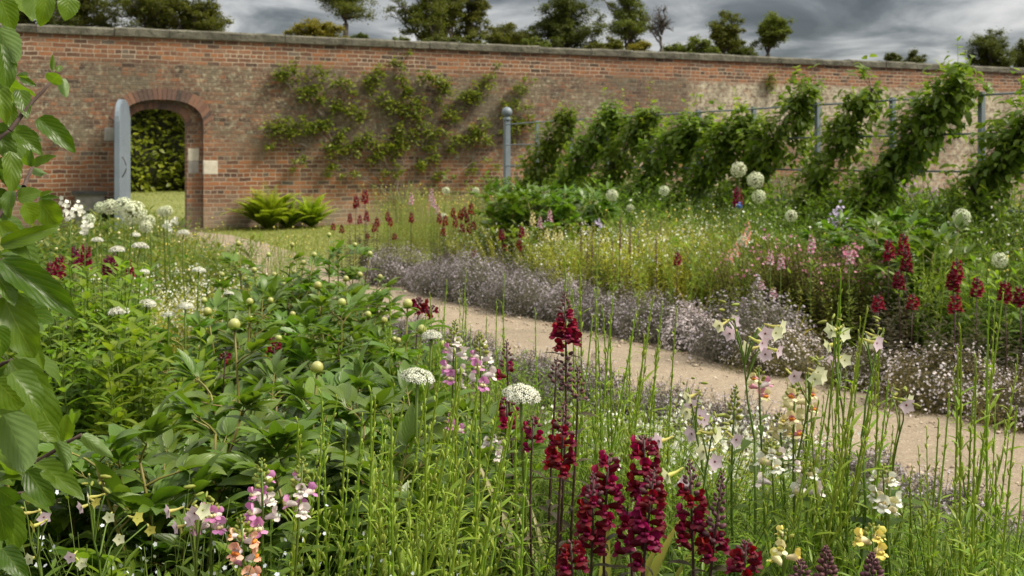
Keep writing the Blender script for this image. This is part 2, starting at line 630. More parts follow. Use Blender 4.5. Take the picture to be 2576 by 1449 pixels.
    h = math_(nt, 'ADD', math_(nt, 'MULTIPLY', mort, -1.0), math_(nt, 'ADD', math_(nt, 'MULTIPLY', n4, 0.5), math_(nt, 'MULTIPLY', tint, 0.4)))
    b = N(nt, 'ShaderNodeBump', Strength=0.8, Distance=0.012)
    L(h, b.inputs['Height'])
    L(b.outputs[0], p.inputs['Normal'])
    out = N(nt, 'ShaderNodeOutputMaterial')
    L(p.outputs[0], out.inputs[0])
    return m


m_brick = brick_mat('weathered_brick')
m_coping = plain_mat('coping_stone', (0.060, 0.056, 0.042), (0.145, 0.138, 0.105), 3.5, 0.95, 0.9, 0.03, c3=(0.034, 0.040, 0.018))
m_stone = plain_mat('pale_stone', (0.42, 0.38, 0.30), (0.55, 0.51, 0.42), 6, 0.9, 0.4, 0.01)
m_grey_stone = plain_mat('grey_stone', (0.20, 0.19, 0.17), (0.33, 0.31, 0.28), 5, 0.9, 0.5, 0.01)


def vou_mat():
    m, nt = new_mat('arch_brick')
    geo = N(nt, 'ShaderNodeNewGeometry')
    tco = N(nt, 'ShaderNodeTexCoord')
    c = ramp(nt, geo.outputs['Random Per Island'], [(0, (0.05, 0.036, 0.031)), (0.25, (0.10, 0.057, 0.043)), (0.6, (0.155, 0.075, 0.05)), (1, (0.21, 0.105, 0.065))])
    c = mix(nt, ramp(nt, noise(nt, tco.outputs['Object'], 14, 5, .65), [(0.45, 0), (0.7, .6)]), c, (0.14, 0.11, 0.085))
    p = N(nt, 'ShaderNodeBsdfPrincipled', Roughness=0.92)
    nt.links.new(c, p.inputs['Base Color'])
    out = N(nt, 'ShaderNodeOutputMaterial')
    nt.links.new(p.outputs[0], out.inputs[0])
    return m


m_vou = vou_mat()

wall = thing('brick_wall', 'long weathered red brick garden wall with an arched doorway and stone coping', 'wall', (W0[0], W0[1], 0), WA)
SL, SR = -5.0, 33.0
oL, oR = wall_s(302), wall_s(512)
iL, iR = wall_s(323), wall_s(474)
zsO, zaO = 1.98, 2.47
zsI, zaI = 1.95, 2.30


def arch_pts(l, r, zs, za, n=20):
    c, a = (l + r) / 2, (r - l) / 2
    return [(c - a * math.copysign(abs(math.cos(t)) ** 0.8, math.cos(t)), zs + (za - zs) * math.sin(t) ** 0.85) for t in np.linspace(0, math.pi, n)]


aO, aI = arch_pts(oL, oR, zsO, zaO), arch_pts(iL, iR, zsI, zaI)
mb = MB()
d1, d2 = 0.16, 0.48


def layer(y, l, r, arch, flip=False):
    for P in ([(SL, 0), (l, 0), (l, WH), (SL, WH)], [(r, 0), (SR, 0), (SR, WH), (r, WH)], arch + [(r, WH), (l, WH)]):
        V = [(p[0], y, p[1]) for p in P]
        mb.add(V, [tuple(range(len(V)))[::-1 if flip else 1]])


layer(0.0, oL, oR, aO)
layer(d1, iL, iR, aI)
layer(d2, iL, iR, aI, True)


def reveal(l, r, arch, y0, y1):
    P = [(l, 0)] + arch + [(r, 0)]
    V = [(p[0], y0, p[1]) for p in P] + [(p[0], y1, p[1]) for p in P]
    n = len(P)
    mb.add(V, [(i, i + 1, n + i + 1, n + i) for i in range(n - 1)])


reveal(oL, oR, aO, 0, d1)
reveal(iL, iR, aI, d1, d2)
for s_ in (SL, SR):
    mb.add([(s_, 0, 0), (s_, d2, 0), (s_, d2, WH), (s_, 0, WH)], [(0, 1, 2, 3)])
mb.build('brickwork', m_brick, wall, smooth=False)
# arch rings: one brick-on-edge course round each opening
mb = MB()
for arch, th, y0, y1 in ((aO, 0.21, -0.006, 0.10), (aI, 0.12, d1 - 0.006, d1 + 0.2)):
    A = np.array(arch)
    seg = np.linalg.norm(np.diff(A, axis=0), axis=1)
    L_ = np.concatenate([[0], np.cumsum(seg)])
    n = int(L_[-1] / 0.078)
    ev = lambda l: np.array([np.interp(l, L_, A[:, 0]), np.interp(l, L_, A[:, 1])])
    cen = np.array([A[:, 0].mean(), A[0, 1] - 0.55])
    for k in range(n):
        p, q = ev(L_[-1] * (k + 0.06) / n), ev(L_[-1] * (k + 0.94) / n)
        po = p + (p - cen) / np.linalg.norm(p - cen) * th * U(.96, 1.04)
        qo = q + (q - cen) / np.linalg.norm(q - cen) * th * U(.96, 1.04)
        p, q = p - np.array([0, .003]), q - np.array([0, .003])
        V = [(c[0], y, c[1]) for y in (y0 - U(0, .004), y1) for c in (p, q, qo, po)]
        mb.add(V, [(0, 1, 2, 3), (0, 4, 5, 1), (1, 5, 6, 2), (2, 6, 7, 3), (3, 7, 4, 0), (4, 7, 6, 5)])
mb.build('arch', m_vou, wall, smooth=False)
# coping slabs
mb = MB()
s_ = SL
while s_ < SR:
    w = U(0.75, 1.35)
    e = min(s_ + w, SR)
    z0, z1 = WH + U(-.004, .002), WH + 0.155 + U(-.014, .014)
    y0, y1 = -0.055 + U(-.012, .012), d2 + 0.06
    n = 5
    xs = np.linspace(s_ + .004, e - .004, n)
    V = []
    for x in xs:
        j = lambda a: U(-a, a)
        V += [(x, y0 + j(.008), z0), (x, y0 + j(.01), z1 - .035 + j(.008)), (x, y0 + .05 + j(.01), z1 + j(.01)), (x, .5 * (y0 + y1), z1 + .02 + j(.01)),
              (x, y1 - .04, z1 + j(.01)), (x, y1, z0)]
    f = [(i * 6 + k, i * 6 + (k + 1) % 6, (i + 1) * 6 + (k + 1) % 6, (i + 1) * 6 + k) for i in range(n - 1) for k in range(6)]
    f += [(5, 4, 3, 2, 1, 0), tuple((n - 1) * 6 + k for k in range(6))]
    mb.add(V, f)
    s_ = e
mb.build('coping', m_coping, wall, smooth=False)


def wall_block(px0, py0, px1, py1, mat, lbl, y0=-0.005, y1=0.08):
    s0, z1 = wall_at(px0, py0)
    s1, z0 = wall_at(px1, py1)
    mb = MB()
    e = 0.012
    j = lambda: U(-.006, .006)
    V = [(s0 + j(), y0, z0 + j()), (s1 + j(), y0, z0 + j()), (s1 + j(), y0, z1 + j()), (s0 + j(), y0, z1 + j())]
    V = [(s0 - e, y0 + e, z0 - e), (s1 + e, y0 + e, z0 - e), (s1 + e, y0 + e, z1 + e), (s0 - e, y0 + e, z1 + e)] + V
    V = [(s0 - e, y1, z0 - e), (s1 + e, y1, z0 - e), (s1 + e, y1, z1 + e), (s0 - e, y1, z1 + e)] + V
    f = []
    for k in range(2):
        for i in range(4):
            a, b = k * 4 + i, k * 4 + (i + 1) % 4
            f.append((a, b, b + 4, a + 4))
    f.append((8, 9, 10, 11))
    mb.add(V, f)
    o = mb.build('stone_block', mat, wall, smooth=False)
    o['label'] = lbl


wall_block(513, 405, 547, 438, m_stone, 'pale stone block beside the doorway')
wall_block(263, 322, 296, 354, m_grey_stone, 'grey stone block behind the open door')
wall_block(477, 374, 503, 404, m_stone, 'tan stone block in the door jamb', d1 - 0.005, d1 + .1)
wall_block(477, 406, 503, 436, m_grey_stone, 'grey stone block in the door jamb', d1 - 0.005, d1 + .1)

# --- door leaf: arched, opened past a right angle towards the camera
m_door = plain_mat('grey_blue_paint', (0.135, 0.165, 0.20), (0.165, 0.20, 0.235), 2.0, 0.55, 0.15, 0.004)
m_iron = plain_mat('dark_iron', (0.03, 0.03, 0.032), (0.05, 0.05, 0.052), 12, 0.5, 0.3, 0.003, spec=0.5)
hp = wall_pt(wall_s(322), -0.01)
door = thing('door', 'grey blue painted arched door standing open against the brick wall', 'door', (hp[0], hp[1], 0.02), WA - math.radians(103))
dw, dt = 1.38, 0.07
mb = MB()
pr = arch_pts(0.0, dw, 1.97, 2.40, 17)
nb = 7
loop = [(0, 0)] + pr + [(dw, 0)]
n = len(loop)
V = [(p[0], -dt / 2, p[1]) for p in loop] + [(p[0], dt / 2, p[1]) for p in loop]
mb.add(V, [tuple(range(n)), tuple(range(n, 2 * n))[::-1]] + [(i, i + n, (i + 1) % n + n, (i + 1) % n) for i in range(n)])
mb.build('door_leaf', m_door, door, smooth=False)
top_at = lambda x: float(np.interp(x, [p[0] for p in pr], [p[1] for p in pr]))
mb = MB()
for k in range(nb):
    x0, x1 = dw * k / nb + .004, dw * (k + 1) / nb - .004
    for sgn in (-1, 1):
        y0, y1 = sorted((sgn * dt / 2, sgn * (dt / 2 + 0.012)))
        V = [(x0 + .01, y0, .02), (x1 - .01, y0, .02), (x1 - .01, y0, top_at(x1) - .02), (x0 + .01, y0, top_at(x0 + .01) - .02),
             (x0 + .01, y1, .02), (x1 - .01, y1, .02), (x1 - .01, y1, top_at(x1) - .02), (x0 + .01, y1, top_at(x0 + .01) - .02)]
        mb.add(V, [(0, 1, 2, 3), (4, 7, 6, 5), (0, 4, 5, 1), (1, 5, 6, 2), (2, 6, 7, 3), (3, 7, 4, 0)])
mb.build('boarding', m_door, door, smooth=False)
mb = MB()
hz = np.linspace(1.0, 1.36, 9)
mb.tube(Z3(dw - 0.28 + 0.02 * np.sin((hz - 1) / .36 * np.pi), 0.055 + 0.07 * np.sin((hz - 1) / .36 * np.pi), hz), 0.011, 6)
mb.build('handle', m_iron, door)

# stone trough with a dark slab lid left of the door
p = wall_pt(wall_s(222), -0.35)
tr = thing('stone_bin', 'grey stone bin with a dark slab lid at the wall left of the door', 'bin', (p[0], p[1], 0), WA)
mb = MB()
mb.box((-.24, -.22, 0), (.24, .22, .70))
mb.build('box', m_grey_stone, tr, smooth=False)
mb = MB()
mb.box((-.29, -.27, .70), (.29, .27, .755))
mb.build('lid', plain_mat('dark_slate', (.045, .045, .045), (.08, .08, .078), 5, .7), tr, smooth=False)


# --- path of compacted tan gravel, curving to the doorway
def path_mat():
    m, nt = new_mat('path_gravel')
    L = nt.links.new
    tco = N(nt, 'ShaderNodeTexCoord')
    v = tco.outputs['Object']
    a = noise(nt, v, 1.1, 5, 0.6, 0.3)
    b = noise(nt, v, 9, 6, 0.7)
    c = noise(nt, v, 70, 5, 0.7)
    col = mix(nt, ramp(nt, a, [(0.35, 0), (0.65, 1)]), (0.295, 0.242, 0.175), (0.215, 0.178, 0.130))
    col = mix(nt, math_(nt, 'MULTIPLY', ramp(nt, b, [(0.42, 0), (0.66, 1)]), 0.55), col, (0.225, 0.175, 0.13))
    col = mix(nt, math_(nt, 'MULTIPLY', ramp(nt, c, [(0.50, 0), (0.62, 1)]), 0.8), col, (0.17, 0.13, 0.095))
    col = mix(nt, math_(nt, 'MULTIPLY', ramp(nt, c, [(0.30, 1), (0.42, 0)]), 0.6), col, (0.44, 0.36, 0.27))
    d6 = noise(nt, v, 24, 7, 0.75)
    col = mix(nt, math_(nt, 'MULTIPLY', ramp(nt, d6, [(0.52, 0), (0.62, 1)]), 0.6), col, (0.19, 0.15, 0.115))
    col = mix(nt, math_(nt, 'MULTIPLY', ramp(nt, d6, [(0.34, 1), (0.43, 0)]), 0.5), col, (0.42, 0.355, 0.275))
    vo = N(nt, 'ShaderNodeTexVoronoi', Scale=40.0)
    L(v, vo.inputs['Vector'])
    peb = ramp(nt, vo.outputs['Distance'], [(0.18, 1), (0.34, 0)])
    sel = math_(nt, 'MULTIPLY', peb, ramp(nt, noise(nt, v, 20, 2), [(0.47, 0), (0.56, 1)]))
    hs = N(nt, 'ShaderNodeSeparateXYZ')
    L(vo.outputs['Color'], hs.inputs[0])
    pc = ramp(nt, hs.outputs[0], [(0, (0.16, 0.14, 0.12)), (0.5, (0.36, 0.29, 0.21)), (1, (0.52, 0.46, 0.38))])
    col = mix(nt, math_(nt, 'MULTIPLY', sel, 0.8), col, pc)
    p = N(nt, 'ShaderNodeBsdfPrincipled', Roughness=0.95)
    p.inputs['Specular IOR Level'].default_value = 0.15
    L(col, p.inputs['Base Color'])
    bm = N(nt, 'ShaderNodeBump', Strength=0.7, Distance=0.01)
    L(math_(nt, 'ADD', math_(nt, 'MULTIPLY', sel, 0.8), math_(nt, 'ADD', c, math_(nt, 'MULTIPLY', b, 1.5))), bm.inputs['Height'])
    L(bm.outputs[0], p.inputs['Normal'])
    out = N(nt, 'ShaderNodeOutputMaterial')
    L(p.outputs[0], out.inputs[0])
    return m


m_path = path_mat()
dc = wall_pt((iL + iR) / 2, -0.1)
# centre line points (x, y, half width)
CLN = [tuple(ab(-3.0, 4.32)) + (.68,), tuple(ab(0, 4.36)) + (.66,), tuple(ab(4, 4.42)) + (.63,), tuple(ab(7.5, 4.48)) + (.60,), tuple(ab(9.5, 4.40)) + (.62,)]
e_ = ab(9.5, 4.40)
CLN += [(-2.95, 14.2, .66), (-3.85, 16.3, .70), (-4.75, 18.2, .72), (-5.6, 19.6, .75), (dc[0] + .12, dc[1] - .9, .78), (dc[0], dc[1] + .3, .60), (dc[0] - .5, dc[1] + 1.2, .6)]
C = np.array(CLN)
tt = np.arange(len(C))
ti = np.linspace(0, len(C) - 1, 140)


def smooth_interp(k):
    v = np.interp(ti, tt, C[:, k])
    ker = np.ones(9) / 9
    return np.convolve(np.pad(v, 4, mode='edge'), ker, 'valid')


px_, py_, pw_ = smooth_interp(0), smooth_interp(1), smooth_interp(2)
tg = np.stack([np.gradient(px_), np.gradient(py_)], -1)
tg /= np.linalg.norm(tg, axis=1)[:, None]
nr = np.stack([tg[:, 1], -tg[:, 0]], -1)
PATHC = np.stack([px_, py_], -1)
jl = np.convolve(rng.normal(0, .07, 148), np.ones(9) / 9, 'valid')
jr = np.convolve(rng.normal(0, .07, 148), np.ones(9) / 9, 'valid')
mb = MB()
L_ = PATHC - nr * (pw_ + jl)[:, None]
R_ = PATHC + nr * (pw_ + jr)[:, None]
V = np.concatenate([Z3(L_[:, 0], L_[:, 1], .006), Z3(PATHC[:, 0], PATHC[:, 1], .018), Z3(R_[:, 0], R_[:, 1], .006)])
n = len(PATHC)
mb.add(V, [(i + k * n, i + (k + 1) * n, i + 1 + (k + 1) * n, i + 1 + k * n) for i in range(n - 1) for k in range(2)])
o = mb.build('path', m_path)
o['kind'] = 'structure'


def path_dist(x, y):
    d = np.hypot(PATHC[:, 0][None] - np.atleast_1d(x)[:, None], PATHC[:, 1][None] - np.atleast_1d(y)[:, None])
    return (d - pw_[None]).min(1)


# loose stones lying on the path
mb = MB()
n = 4500
k = rng.integers(4, 75, n)
off = rng.uniform(-1, 1, n)
off = np.sign(off) * np.abs(off) ** 0.6
P = PATHC[k] + nr[k] * (off * pw_[k])[:, None] + rng.normal(0, .05, (n, 2))
sz = rng.lognormal(math.log(0.0055), 0.5, n)
M = sc(frames(sph_dirs(n, -.2, .2), rng.uniform(0, 6, n)), Z3(sz, sz * rng.uniform(.8, 1.5, n), sz * rng.uniform(.35, .7, n)))
mb.inst(blob(1, 1, 1, 5, 3), M, Z3(P[:, 0], P[:, 1], .014 + sz * .2))
m_peb = leaf_mat('pebble', (0.34, 0.26, 0.18), (0.56, 0.48, 0.38), 0, 0.85, back=1)
o = mb.build('gravel', m_peb)
tag(o, 'loose tan pebbles scattered over the path', 'gravel', kind='stuff')

# dry leaf litter blown to the edges of the path
mb = MB()
n = 900
k = rng.integers(4, 75, n)
off = rng.choice([-1, 1], n) * (1 - np.abs(rng.normal(0, .16, n)))
P = PATHC[k] + nr[k] * (off * pw_[k])[:, None]
mb.inst(leaf('lance', .4, 3, 1, .9, .3), sc(frames(sph_dirs(n, -.1, .25), rng.uniform(-.6, .6, n)), rng.uniform(.008, .03, n)), Z3(P[:, 0], P[:, 1], .02))
o = mb.build('litter', leaf_mat('dry_litter', (0.07, 0.05, 0.03), (0.26, 0.20, 0.10), .1, .8, back=1))
tag(o, 'dry leaf litter along both edges of the path', 'litter', kind='stuff')

# --- lawns
m_lawn = plain_mat('lawn_ground', (0.12, 0.14, 0.035), (0.18, 0.19, 0.06), 1.5, 0.95, 0.6, 0.02)
LAWN1 = [(-2.2, 13.4), (-1.2, 14.4), (-0.9, 16.5), (-0.7, 19.5)] + [tuple(wall_pt(s_, -.02)) for s_ in np.linspace(wall_s(1225), wall_s(522), 6)]
LAWN1 += [tuple(R_[i] - nr[i] * 0.03) for i in range(124, 63, -4)]
sheet('lawn', LAWN1, 0.004, m_lawn)
LAWN1A = np.array(LAWN1)
LAWN3 = [tuple(wall_pt(s_, -.02)) for s_ in (-5, iL - .3)] + [(L_[i][0] + nr[i][0] * .03, L_[i][1] + nr[i][1] * .03) for i in range(124, 96, -4)] + [(-9.5, 13), (-14, 14)]
sheet('lawn', LAWN3, 0.004, m_lawn)
xs = np.linspace(-22, 2, 13)
mb = MB()
rows = []
for d in (0.5, 3, 6, 9, 12.3):
    for s_ in np.linspace(-14, 10, 13):
        p = wall_pt(s_, d)
        rows.append((p[0], p[1], float(hill(p[0], p[1])) + .02))
mb.add(rows, [(j * 13 + i, j * 13 + i + 1, (j + 1) * 13 + i + 1, (j + 1) * 13 + i) for j in range(4) for i in range(12)])
o = mb.build('lawn', m_lawn)
o['kind'] = 'structure'


def in_poly(P, poly):
    x, y = P[:, 0], P[:, 1]
    ins = np.zeros(len(P), bool)
    j = len(poly) - 1
    for i in range(len(poly)):
        xi, yi = poly[i]
        xj, yj = poly[j]
        c = ((yi > y) != (yj > y)) & (x < (xj - xi) * (y - yi) / (yj - yi + 1e-12) + xi)
        ins ^= c
        j = i
    return ins


m_grass = leaf_mat('grass_blade', (0.14, 0.19, 0.035), (0.25, 0.28, 0.07), 0.4, 0.6, vary=0)


def grass(name, poly, n, h, mat, label, z=0.0, zf=None, w=0.006):
    poly = np.array(poly)
    lo, hi = poly.min(0), poly.max(0)
    P = rng.uniform(lo, hi, (n, 2))
    P = P[in_poly(P, poly)]
    k = len(P)
    D = sph_dirs(k, .35, 1)
    ln = rng.uniform(.5, 1.3, k) * h
    zz = zf(P[:, 0], P[:, 1]) if zf else z
    mb = MB()
    mb.inst(leaf('grass', 1, 2, 1, .7, .2), sc(frames(D, rng.uniform(0, 6, k)), Z3(w, ln, ln)), Z3(P[:, 0], P[:, 1], zz))
    o = mb.build(name, mat)
    return tag(o, label, 'grass', kind='stuff')


grass('grass', LAWN1, 26000, 0.06, m_grass, 'short green grass between the path and the brick wall', w=.012)
grass('grass', LAWN3, 16000, 0.06, m_grass, 'short green grass at the wall left of the open door', w=.012)
bl = [tuple(wall_pt(s_, d)) for s_, d in ((-4, .6), (7, .6), (7, 12), (-9, 12))]
grass('grass', bl, 26000, 0.07, m_grass, 'sunlit mown grass seen through the doorway', zf=lambda x, y: hill(x, y) + .02, w=.02)

# ================================================================ TREES BEYOND THE WALL, HEDGE, WALL FRUIT
m_bark = plain_mat('bark', (0.055, 0.045, 0.035), (0.11, 0.092, 0.075), 5, 0.95, 0.8, 0.02)
m_bark_far = plain_mat('tree_bark', (0.05, 0.042, 0.033), (0.095, 0.08, 0.066), 1.5, 0.95, 0.6, 0.05)
m_tree = [leaf_mat('tree_leaf_olive', (0.060, 0.088, 0.018), (0.125, 0.150, 0.034), 0.40, 0.6),
          leaf_mat('tree_leaf_dark', (0.046, 0.068, 0.018), (0.090, 0.115, 0.028), 0.38, 0.6),
          leaf_mat('tree_leaf_yellow', (0.13, 0.145, 0.02), (0.22, 0.22, 0.04), 0.4, 0.6)]


def limb(p0, p1, r0, r1, n=6, sag=0.0, wob=0.06):
    p0, p1 = np.array(p0, float), np.array(p1, float)
    t = np.linspace(0, 1, n)[:, None]
    L = np.linalg.norm(p1 - p0)
    P = p0 + (p1 - p0) * t
    P[1:-1] += rng.normal(0, wob * L / n ** .5, (n - 2, 3))
    P[:, 2] += sag * L * np.sin(np.pi * t[:, 0])
    return P, np.linspace(r0, r1, n)


DIA = (np.array([(0, 0, 0), (.4, .5, .1), (0, 1, 0), (-.4, .5, .1)]), {4: np.array([(0, 1, 2, 3)])}, np.array([(0, 0, 0), (1, .5, 0), (0, 1, 0), (-1, .5, 0)]))


def tree(name, label, px, pyt, pyb, hw, Y, mat=0, dens=1.0, gap=0.45, trunk_px=None, leafs=None, clump=0.16, group='trees beyond the wall', stem=True, cat='tree', bare=False, r0=None):
    """Crown filling px +- hw, from pyt down to pyb; trunk at trunk_px reaching the ground."""
    c = at(px, (pyt + pyb) / 2, Y)
    rx = hw / FPX * Y
    rz = (pyb - pyt) / 2 / FPX * Y
    ry = max(rx * .8, rz * .6)
    tp = at(trunk_px if trunk_px is not None else px, pyb, Y)
    g = float(hill(np.array(tp[0]), np.array(tp[1])))
    root = thing(name, label, cat, (tp[0], tp[1], g), 0, group)
    c = c - np.array([tp[0], tp[1], g])
    H = c[2] + rz
    wood = MB()
    tips = []
    r0 = r0 or (0.014 * H + .04)
    fork = np.array([0, 0, max(c[2] - rz * .9, H * .3)])
    P, R = limb((0, 0, -.1), fork, r0, r0 * .7, 7, 0, .012)
    wood.tube(P, R, 8)
    fork = P[-1]
    nl = int(9 + 6 * dens)
    for i in range(nl):
        d = sph_dirs(1, -.8, 1)[0]
        tgt = c + d * np.array([rx, ry, rz]) * U(.6, 1.05)
        st = fork + (c + np.array([0, 0, rz * .3]) - fork) * U(0, .8) * np.array([.5, .5, 1])
        if i == 0:
            tgt = c + np.array([0, 0, rz * .9])
            st = fork
        P, R = limb(st, tgt, r0 * .42, r0 * .09, 7, U(.0, .12), .09)
        wood.tube(P, R, 5)
        tips.append(tgt)
        for k in range(6 if not bare else 7):
            q = P[rng.integers(2, 6)]
            d2 = sph_dirs(1, -.3, .9)[0]
            t2 = q + d2 * np.array([rx, ry, rz]) * U(.22, .5)
            e = (t2 - c) / np.array([rx, ry, rz])
            if np.linalg.norm(e) > 1.0:
                t2 = c + e / np.linalg.norm(e) * np.array([rx, ry, rz])
            P2, R2 = limb(q, t2, r0 * .13, r0 * .03, 5, U(-.05, .1), .1)
            wood.tube(P2, R2, 4)
            tips += [t2, P2[3]]
            if bare:
                for _ in range(4):
                    q3 = P2[rng.integers(1, 4)]
                    P3, R3 = limb(q3, q3 + sph_dirs(1, -.2, 1)[0] * rx * U(.15, .35), r0 * .05, r0 * .02, 4, 0, .1)
                    wood.tube(P3, R3, 3)
    wood.build('trunk', m_bark_far, root)
    if bare:
        return root
    tips = np.array(tips)
    nlob = int(5 + 6 * gap)
    lc = sph_dirs(nlob, -.8, 1) * rng.uniform(.35, .85, (nlob, 1)) * np.array([rx, ry, rz]) + c
    ne = int(10 * dens * (.5 + gap))
    k = rng.integers(0, nlob, ne)
    lr = rng.uniform(.22, .42, nlob)[k][:, None]
    tips = np.concatenate([tips, lc[k] + sph_dirs(ne) * rng.uniform(.2, 1, (ne, 1)) * lr * np.array([rx, ry, rz * .7])])
    nn = leafs or int(84 * dens ** .5)
    cs = clump * .66 * min(rx, rz * 1.6)
    n = len(tips)
    P = np.repeat(tips, nn, 0)
    rad = np.repeat(rng.uniform(.6, 1.5, n), nn)
    off = rng.normal(0, 1, (n * nn, 3)) * np.array([1.15, 1.15, .8]) * (cs * rad)[:, None] * .55
    P = P + off
    ls = rng.uniform(.6, 1.4, len(P)) * (0.0010 * Y + .022)
    D = sph_dirs(len(P), -.8, .5)
    mb = MB()
    mb.inst(DIA, sc(frames(D, rng.uniform(-1, 1, len(P))), ls), P)
    mb.build('crown', m_tree[mat], root)
    return root


TG = dict(group=None)
tree('broadleaf_tree', 'dark dense tree above the wall, the first behind the apple leaves', 60, -140, 160, 150, 44, 1, 2.0, 1.6, **TG)
tree('broadleaf_tree', 'dark tree above the wall left of the doorway', 205, -110, 160, 110, 47, 1, 1.9, 1.5, trunk_px=190, **TG)
tree('broadleaf_tree', 'olive green tree above the wall over the arched doorway', 365, -100, 160, 118, 46, 0, 2.0, 1.5, trunk_px=405, **TG)
tree('broadleaf_tree', 'rounded olive tree at the left edge of the open sky', 492, -70, 150, 84, 45, 0, 1.5, 1.1, trunk_px=482, **TG)
tree('oak_tree', 'thin oak with a bare upright trunk above the coping left of the wall fruit', 868, -70, 66, 95, 50, 0, .9, .35, trunk_px=870, clump=.2, **TG)
tree('shrub', 'yellow green rounded bush just topping the wall beside the thin oak', 795, 50, 150, 78, 40, 2, 1.4, 1.0, cat='bush', **TG)
tree('shrub', 'dark low bush behind the coping right of the thin oak', 908, 84, 140, 50, 48, 1, .7, .5, cat='bush', **TG)
tree('oak_tree', 'loose oak with drooping branches, left of the trunk group', 1050, -70, 150, 84, 52, 0, 1.0, .7, trunk_px=1090, clump=.2, **TG)
tree('oak_tree', 'tall oak with dark upright trunk in the middle of the trunk group', 1128, -95, 150, 80, 54, 0, 1.3, .9, trunk_px=1122, **TG)
tree('oak_tree', 'tall oak on the right of the trunk group', 1205, -70, 150, 72, 55, 0, 1.2, .8, trunk_px=1172, **TG)
tree('shrub', 'low olive scrub behind the wall between two oaks', 1278, 62, 160, 80, 50, 0, 1.3, 1.0, cat='bush', **TG)
tree('broadleaf_tree', 'dense dark green tree above the wall in the middle of the sky', 1420, -60, 175, 102, 50, 1, 2.2, 1.8, **TG)
tree('oak_tree', 'sparse oak leaning beside the leafless tree', 1568, -60, 160, 80, 52, 0, 1.0, .6, trunk_px=1585, clump=.18, **TG)
tree('dead_tree', 'leafless grey tree with bare twigs above the wall', 1664, 5, 130, 48, 50, 0, .8, .3, trunk_px=1664, bare=True, r0=.13, **TG)
tree('shrub', 'low rounded bush topping the wall right of the leafless tree', 1738, 94, 180, 66, 48, 0, 1.3, 1.0, cat='bush', **TG)
tree('oak_tree', 'small oak with an oval crown, left one of the touching pair', 1820, 24, 160, 54, 55, 0, 1.2, .9, clump=.2, **TG)
tree('oak_tree', 'small oak with a leaning trunk, right one of the touching pair', 1940, 30, 142, 58, 55, 0, 1.1, .7, trunk_px=1932, clump=.2, **TG)
tree('shrub', 'low dark scrub at the foot of the touching pair of oaks', 1850, 104, 190, 66, 57, 1, 1.0, .9, cat='bush', **TG)
tree('oak_tree', 'far small flat-topped tree low over the right half of the wall', 2246, 132, 200, 26, 90, 1, 1.0, .9, clump=.24, **TG)
tree('oak_tree', 'far small spreading tree beside the flat-topped one', 2298, 130, 195, 34, 92, 1, 1.0, .8, clump=.24, **TG)
tree('oak_tree', 'dark spreading tree above the right end of the wall', 2490, 70, 215, 62, 70, 1, 1.5, 1.2, clump=.22, **TG)
tree('oak_tree', 'dark tree cut by the right border of the photo', 2595, 74, 215, 52, 72, 1, 1.5, 1.2, clump=.22, **TG)

for i_, (px, top, hw, Y, mt, lb) in enumerate(((1010, 92, 45, 46, 0, 'low scrub behind the coping left of the trunk group'), (1110, 84, 60, 47, 1, 'scrub between the oak trunks of the trunk group'), (1190, 78, 50, 48, 0, 'olive scrub under the right hand oak of the trunk group'),
                                              (1530, 92, 55, 47, 0, 'light scrub between the dense dark tree and the sparse oak'), (1612, 106, 50, 49, 2, 'yellowish scrub at the foot of the leafless tree'), (1350, 92, 50, 47, 0, 'scrub at the left foot of the dense dark tree'))):
    tree('shrub', lb, px, top, 175, hw, Y, mt, 1.1, .9, cat='bush', **TG)

# hedge seen through the doorway
m_hedge = leaf_mat('hedge_leaf', (0.11, 0.18, 0.022), (0.25, 0.33, 0.05), 0.45, 0.42)
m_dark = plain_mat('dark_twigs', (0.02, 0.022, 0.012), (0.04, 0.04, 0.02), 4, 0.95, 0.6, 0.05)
hp = wall_pt(0.5, 11.5)
hz0 = float(hill(np.array(hp[0]), np.array(hp[1])))
hedge = thing('hedge', 'tall leafy green hedge seen through the arched doorway', 'hedge', (hp[0], hp[1], hz0), WA)
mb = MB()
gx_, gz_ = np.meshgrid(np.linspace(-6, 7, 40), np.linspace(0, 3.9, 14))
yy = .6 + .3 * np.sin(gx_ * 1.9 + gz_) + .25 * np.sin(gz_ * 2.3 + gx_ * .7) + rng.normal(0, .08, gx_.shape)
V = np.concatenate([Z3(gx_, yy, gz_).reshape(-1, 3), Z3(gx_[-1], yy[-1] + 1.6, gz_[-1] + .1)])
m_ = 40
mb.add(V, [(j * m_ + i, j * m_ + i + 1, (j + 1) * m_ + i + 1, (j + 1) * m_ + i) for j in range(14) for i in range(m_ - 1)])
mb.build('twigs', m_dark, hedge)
mb = MB()
n = 8000
X, Z = rng.uniform(-6, 7, n), rng.uniform(0, 4.1, n)
Yv = .2 + .3 * np.sin(X * 1.9 + Z) + .25 * np.sin(Z * 2.3 + X * .7) + .22 * np.sin(X * 5.1 + 1.3 * np.sin(Z * 4)) * np.sin(Z * 5.7 + X) + rng.normal(0, .12, n)
D = sph_dirs(n, -.6, .35)
D[:, 1] -= .5
mb.inst(leaf('ovate', .62, 3, 1, .5, .2), sc(frames(D, rng.normal(0, .5, n)), rng.uniform(.12, .23, n)), Z3(X, Yv, Z))
mb.build('foliage', m_hedge, hedge)

